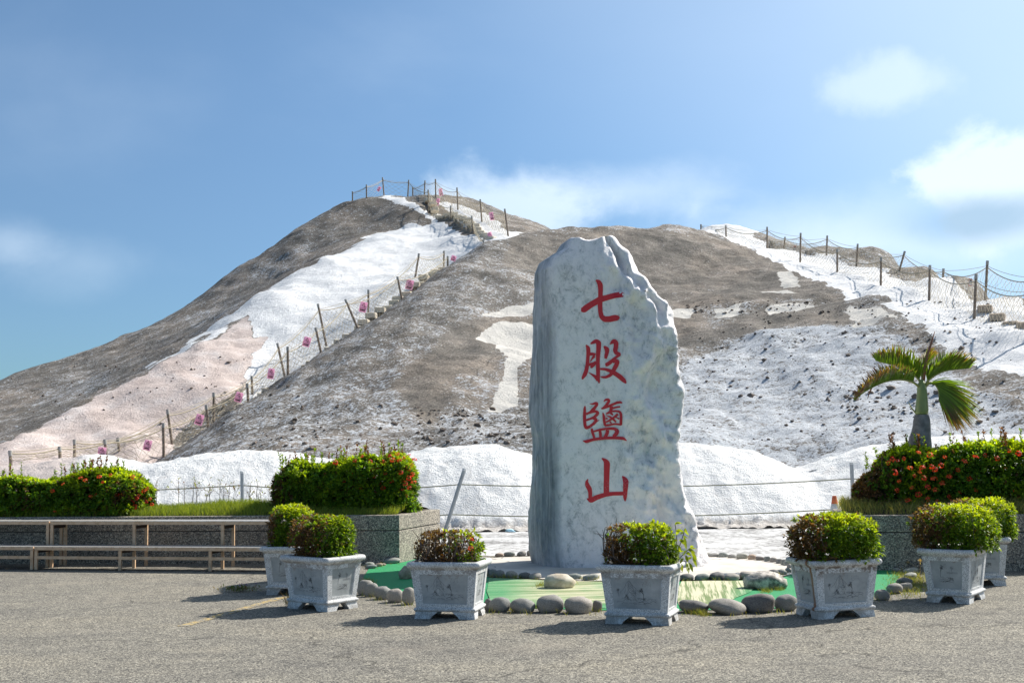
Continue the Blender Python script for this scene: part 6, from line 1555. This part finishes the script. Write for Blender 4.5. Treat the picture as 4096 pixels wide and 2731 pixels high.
def sag(a_, b_, s_, n_=14):
    k = np.linspace(0, 1, n_); p = a_[None] * (1 - k)[:, None] + b_[None] * k[:, None]; p[:, 2] -= s_ * 4 * k * (1 - k); return p
for za in (1.0, 0.42):
    ends = [np.array([-13, 26.4, za])] + [at_z(i, za) for i in range(3)] + [np.array([12, 24.6, za])]
    mb = MB()
    for a_, b_ in zip(ends[:-1], ends[1:]): mb.tube(sag(a_, b_, 0.10), 0.011, 5)
    obj('rope', mb, MAT['darkrope'], t)
cb = G(3312, 2122); cb = np.array([6.15, 24.2, 0]); t = thing('traffic_cone', 'worn orange traffic cone with white band behind the right planter wall', 'cone', cb)
CH = P(3318, 1982, 24.2)[2]
def cone_part(z0, z1, name, mat, e=0.0, n_=24):
    r = lambda z: 0.155 - (0.155 - 0.038) * z / CH + e
    an = np.arange(n_) * 2 * math.pi / n_; rs = [np.stack([cb[0] + r(z) * np.cos(an), cb[1] + r(z) * np.sin(an), np.full(n_, z)], 1) for z in np.linspace(z0, z1, 4)]
    mb = MB(); mb.rings(rs); return obj(name, mb, MAT[mat], t, smooth=False)
cone_part(0.03, CH, 'cone_body', 'orange'); cone_part(CH * 0.56, CH * 0.78, 'white_band', 'conewhite', 0.003)
mb = MB(); mb.rings([rrect(0.2, 0.2, 0.0, 0.04) + cb, rrect(0.2, 0.2, 0.035, 0.04) + cb]); obj('base', mb, MAT['orange'], t)
lb_ = G(2043, 2128); v = IV * (1 + .35 * rng.standard_normal((len(IV), 1))) * np.array([.10, .07, .045]); mb = MB(); mb.add(v + np.array([0, 0, .04]), IF); MAT['litter'] = simple('pale_blue_plastic', (0.42, 0.66, 0.76), 0.3)
o = obj('plastic_litter', mb, MAT['litter'], local=True); o.location = tuple(lb_); tag(o, 'crumpled pale blue plastic bag at the foot of the salt bank left of the monument', 'litter')

# ------------------------------------------------------------------ rope-and-net fences on the hill
def hillz(x, y):
    zs = [h for h in (ground_on(bv_front, x, y), ground_on(bv_back, x, y)) if h is not None]
    return max(q_[2] for q_ in zs) if zs else 0.0
def netfence(label, posts, r=0.055, netr=0.0062, ropes=True, net=True, cell=0.18, ropef=0.85):
    """posts: ((top px), (bottom px), depth)"""
    P3 = []
    for (tx, ty), (bx, by), Y in posts:
        P3.append((P(tx, ty, Y), P(bx, by, Y)))
    t = thing('rope_net_fence', label, 'fence', P3[len(P3) // 2][1], 'rope-net fences on the salt hill')
    for top, bot in P3:
        d = (bot - top) / np.linalg.norm(bot - top)
        mb = MB(); mb.tube([bot + d * 0.6, bot, (top + bot) / 2, top], [r, r, r * .97, r * .94], 9); o = obj('post', mb, MAT['wood'], t)
        mb = MB(); mb.tube([top + d * 0.16, top - d * 0.02], r * 1.12, 9); obj('cap', mb, MAT['cap'], o)
    rb = MB(); A_, B_ = [], []
    for (t0_, b0), (t1, b1) in zip(P3[:-1], P3[1:]):
        a_ = b0 + (t0_ - b0) * ropef; c_ = b1 + (t1 - b1) * ropef; Ls = np.linalg.norm(c_ - a_); s_ = min(0.05 * Ls, 0.32)
        top_c_ = sag(a_, c_, s_, 16); rb.tube(top_c_, 0.022, 5)
        rb.tube(sag(a_ + [0, 0, .05], c_ + [0, 0, .05], s_ * random.uniform(.2, .6), 12), 0.010, 4)
        if net:
            nu = max(6, int(Ls / cell)); nv = 8; U_ = np.linspace(0, 1, nu + 1)
            tc_ = np.stack([np.interp(U_, np.linspace(0, 1, 16), top_c_[:, k]) for k in range(3)], 1); bc = b0[None] * (1 - U_)[:, None] + b1[None] * U_[:, None]
            gz = np.array([hillz(q_[0], q_[1]) for q_ in bc]); bc[:, 2] = np.where(np.abs(gz - bc[:, 2]) < 0.6, np.minimum(gz, tc_[:, 2] - 0.15), bc[:, 2]) + 0.02
            W_ = np.linspace(0, 1, nv + 1); grid = tc_[:, None, :] * (1 - W_)[None, :, None] + bc[:, None, :] * W_[None, :, None]
            bulge = np.sin(W_ * math.pi)[None, :, None] * np.array([0.0, -0.10, -0.03]) * (0.5 + rng.random((nu + 1, 1, 1)))
            grid = grid + bulge + rng.normal(0, 0.018, grid.shape)
            for i in range(nu):
                for j in range(nv):
                    if (i + j) % 2 == 0: A_.append(grid[i, j]); B_.append(grid[i + 1, j + 1])
                    else: A_.append(grid[i, j + 1]); B_.append(grid[i + 1, j])
    if ropes: obj('rope', rb, MAT['rope'], t)
    if net and A_:
        nb = MB(); nb.strands(A_, B_, netr); tag(obj('net', nb, MAT['net'], t), kind='stuff')
    return t, P3
near = [((40, 1804), (43, 1851), 41.5), ((238, 1787), (240, 1825), 43), ((419, 1759), (429, 1850), 44.5), ((653, 1693), (655, 1832), 46.5), ((825, 1621), (835, 1736), 48.6), ((989, 1535), (994, 1628), 50.3), ((1151, 1388), (1152, 1519), 52.5), ((1263, 1312), (1287, 1423), 54.7), ((1382, 1199), (1433, 1318), 57.5), ((1590, 1108), (1607, 1194), 61.5), ((1791, 1026), (1791, 1061), 67)]
far = [((298, 1759), (298, 1823), 46), ((472, 1753), (478, 1815), 47.5), ((670, 1640), (689, 1780), 49.5), ((855, 1572), (855, 1683), 52), ((1007, 1505), (1010, 1587), 54.5), ((1110, 1374), (1140, 1510), 57), ((1272, 1217), (1305, 1379), 60), ((1474, 1161), (1473, 1276), 63), ((1676, 1016), (1662, 1103), 68), ((1776, 1005), (1775, 1075), 72)]
netfence('rope-net fence along the dark front hill, lower side of the long stairway', near)
netfence('rope-net fence against the pink and white slope, upper side of the long stairway', far)
upN = [((1933, 960), (1937, 982), 74), ((1887, 865), (1895, 936), 79), ((1803, 824), (1803, 884), 86), ((1713, 760), (1713, 830), 93)]
upF = [((2019, 837), (2034, 953), 76), ((1921, 799), (1928, 890), 83), ((1828, 752), (1832, 843), 90), ((1742, 718), (1743, 793), 97), ((1700, 724), (1697, 797), 99), ((1651, 750), (1651, 792), 100)]
summit = [((1410, 767), (1410, 808), 98), ((1466, 740), (1466, 799), 98), ((1530, 711), (1536, 779), 100), ((1635, 721), (1631, 789), 100)]
netfence('rope-net fence on the near side of the upper stairs below the summit', upN, netr=0.008, cell=0.24)
netfence('rope-net fence on the far side of the upper stairs, against the sky', upF, netr=0.008, cell=0.24)
netfence('rope-net fence round the bare summit, against the sky', summit + [((1713, 760), (1713, 830), 96)], netr=0.008, cell=0.24)
V_ = lambda x, y: (x * V, y * V)
rn = [(V_(1610, 516), V_(1610, 536), 88), (V_(1667, 518), V_(1668, 553), 84), (V_(1762, 522), V_(1762, 571), 78), (V_(1839, 536), V_(1838, 598), 72), (V_(1923, 573), V_(1923, 629), 66), (V_(2024, 592), V_(2023, 654), 60), (V_(2136, 610), V_(2134, 688), 53), (V_(2242, 631), V_(2238, 724), 46.5), (V_(2372, 655), V_(2370, 775), 40.5)]
rf = [(V_(1702, 546), V_(1702, 560), 89), (V_(1760, 546), V_(1760, 575), 85), (V_(1803, 545), V_(1800, 585), 82), (V_(1900, 542), V_(1898, 592), 76), (V_(1970, 561), V_(1967, 613), 71), (V_(2078, 578), V_(2062, 634), 65), (V_(2167, 618), V_(2165, 658), 58), (V_(2268, 600), V_(2263, 690), 51), (V_(2390, 625), V_(2386, 735), 45)]
netfence('rope-net fence along the white ridge path on the right, near side', rn, cell=0.2)
netfence('rope-net fence along the white ridge path on the right, far side', rf, cell=0.2)
o_, _ = netfence('single grey post peeping over the hilltop right of the monument', [(V_(1551, 523), V_(1551, 545), 84)], net=False, ropes=False)

# stairs between the fences
def stairway(label, A, B, n_, mat, wid, noz=0.0):
    A = np.array(A); B = np.array(B)
    t = thing('stairway', label, 'stairs', (A[len(A) // 2] + B[len(B) // 2]) / 2)
    m0 = MB(); m0.rings([rrect(0.5, 0.5, -0.5, 0.1, 3), rrect(0.5, 0.5, 0.35, 0.1, 3), rrect(0.45, 0.45, 0.5, 0.1, 3)]); me = mesh_of('step', m0, mat)
    base = wloc(t); U_ = np.linspace(0, 1, len(A)); 
    for i in range(n_):
        u = (i + .5) / n_; a_ = np.array([np.interp(u, U_, A[:, k]) for k in range(3)]); b_ = np.array([np.interp(u, np.linspace(0, 1, len(B)), B[:, k]) for k in range(3)])
        c = (a_ + b_) / 2; z = hillz(c[0], c[1]); d = b_ - a_; L = np.linalg.norm(d[:2])
        o = link('step', me, t, tuple(np.array([c[0], c[1], z + noz]) - base)); o.scale = (max(L * wid, .8), 0.55, 0.28); o.rotation_euler = (random.gauss(0, .03), random.gauss(0, .03), math.atan2(d[1], d[0]) + random.gauss(0, .05))
    return t
stairway('long stairway of sandbag steps between the two rope-net fences', [P(*p[1], p[2]) for p in near[3:]], [P(*p[1], p[2]) for p in far[2:]], 46, MAT['step'], 0.6, -0.16)
stairway('upper stairway of sandbag steps below the summit', [P(*p[1], p[2]) for p in upN], [P(*p[1], p[2]) for p in upF[:5]], 18, MAT['step'], 0.40, -0.12)
stairway('brown sleeper steps on the ridge path at the right edge', [PV(*q_) for q_ in ridge_near[7:]], [PV(*q_) for q_ in ridge_far[6:]], 7, MAT['stepwood'], 0.45, -0.15)

# ------------------------------------------------------------------ notices on the nets
txt = []
def text_mesh(s, size):
    cu = bpy.data.curves.new('notice_text', 'FONT'); cu.body = s; cu.size = size; cu.align_x = 'CENTER'; cu.resolution_u = 1
    o = bpy.data.objects.new('notice_text', cu); COL.objects.link(o); dg = bpy.context.evaluated_depsgraph_get(); me = bpy.data.meshes.new_from_object(o.evaluated_get(dg))
    bpy.data.objects.remove(o); me.materials.clear(); me.materials.append(MAT['print']); return me
T1 = text_mesh('上下樓梯', 0.085); T2 = text_mesh('請抓緊繩索', 0.072)
def notice(label, cx, cy, wp, hp, Y, rot=0.0, red=False):
    c = P(cx, cy, Y); sc_ = Y / FPX; w_, h_ = wp * sc_ * 0.88, hp * sc_ * 0.9; t = thing('warning_notice', label, 'notice', c, 'warning notices hung on the nets')
    t.rotation_euler = (0.0, rot, random.uniform(-.2, .2))
    mb = MB(); us = np.linspace(-.5, .5, 5); vs_ = np.linspace(-.5, .5, 6); g_ = np.array([[[u * w_, 0.02 * math.sin(v * 7 + u * 4) , v * h_] for u in us] for v in vs_]); ii = np.arange(30).reshape(6, 5)
    g2 = g_ + np.array([0, 0.006, 0]); q_ = np.stack([ii[:-1, :-1], ii[:-1, 1:], ii[1:, 1:], ii[1:, :-1]], -1).reshape(-1, 4)
    mb.add(g_.reshape(-1, 3), q_); mb.add(g2.reshape(-1, 3), q_[:, ::-1].copy()); obj('sheet', mb, MAT['redsign' if red else 'pinksign'], t, smooth=True, local=True)
    pm = MB(); yf = -0.024
    def seg(a_, b_, wd): 
        a_ = np.array([a_[0] * w_, yf, a_[1] * h_]); b_ = np.array([b_[0] * w_, yf, b_[1] * h_]); d = (b_ - a_) / np.linalg.norm(b_ - a_); s_ = np.array([-d[2], 0, d[0]]) * wd / 2; pm.add([a_ - s_, b_ - s_, b_ + s_, a_ + s_], [(0, 1, 2, 3)])
    if red:
        m2 = MB(); m2.add([[-.42 * w_, yf + .004, -.44 * h_], [.42 * w_, yf + .004, -.44 * h_], [.42 * w_, yf + .004, .3 * h_], [-.42 * w_, yf + .004, .3 * h_]], [(0, 1, 2, 3)]); obj('face', m2, MAT['whitesign'], t, local=True)
    for a_, b_ in (((-.22, .14), (.22, .14)), ((.22, .14), (0, .42)), ((0, .42), (-.22, .14))): seg(a_, b_, 0.016)
    seg((0, .20), (0, .33), 0.016)
    if not red:
        seg((-.36, -.30), (.36, -.30), 0.05 * h_ / .4); seg((-.34, -.42), (.34, -.42), 0.014)
    obj('warning_symbol', pm, MAT['print'], t, local=True)
    if not red:
        for me, z in ((T1, -.03), (T2, -.20)):
            o = link('lettering', me, t, (0, yf, z * h_), (math.pi / 2, 0, 0)); o.scale = (w_ / .37,) * 3
PN = [((408, 1806), 36, 40, 43.8, .1, 'pink notice by the lowest net fence, behind the left hedge'), ((590, 1780), 34, 46, 45.6, .25, 'pink notice right above the left hedge'), ((797, 1678), 36, 48, 48.0, .3, 'pink notice second up the long stairway'), ((955, 1588), 34, 44, 49.9, .3, 'pink notice third up the long stairway'), ((1084, 1494), 30, 46, 51.5, .15, 'pink notice fourth up the long stairway, beside the white slope'), ((1227, 1367), 34, 44, 53.8, .3, 'pink notice between leaning posts, fifth up the stairway'), ((1453, 1228), 34, 46, 58.2, .25, 'crumpled pink notice sixth up the stairway'), ((1638, 1139), 34, 44, 62.8, .25, 'crumpled pink notice next to the dark rubble, seventh up the stairway'), ((1814, 1033), 24, 24, 67.5, .4, 'small pink notice on the crest of the front hill'),
      ((1763, 769), 18, 34, 97, -.15, 'pink notice near the summit on the sky-side fence'), ((1751, 808), 16, 32, 94, .2, 'folded pink notice below the one near the summit'), ((1967, 865), 20, 36, 79.5, -.2, 'pink notice on the upper stairs fence against the grey slope'), ((1960, 942), 20, 30, 75.5, -.3, 'pink notice low on the upper stairs near side'), ((1516, 756), 14, 22, 99, .5, 'torn pink scrap on the summit fence')]
for (cx, cy), wp, hp, Y, rt, lb in PN: notice(lb, cx, cy, wp, hp, Y - 0.25, rt)
for (cx, cy), wp, hp, Y, lb in (((3178, 996), 13, 28, 81, 'small red-bordered notice on the ridge fence'), ((3882, 1129), 16, 32, 53, 'red-bordered warning notice by the tall ridge post')): notice(lb, cx, cy, wp, hp, Y - 0.3, 0.05, True)
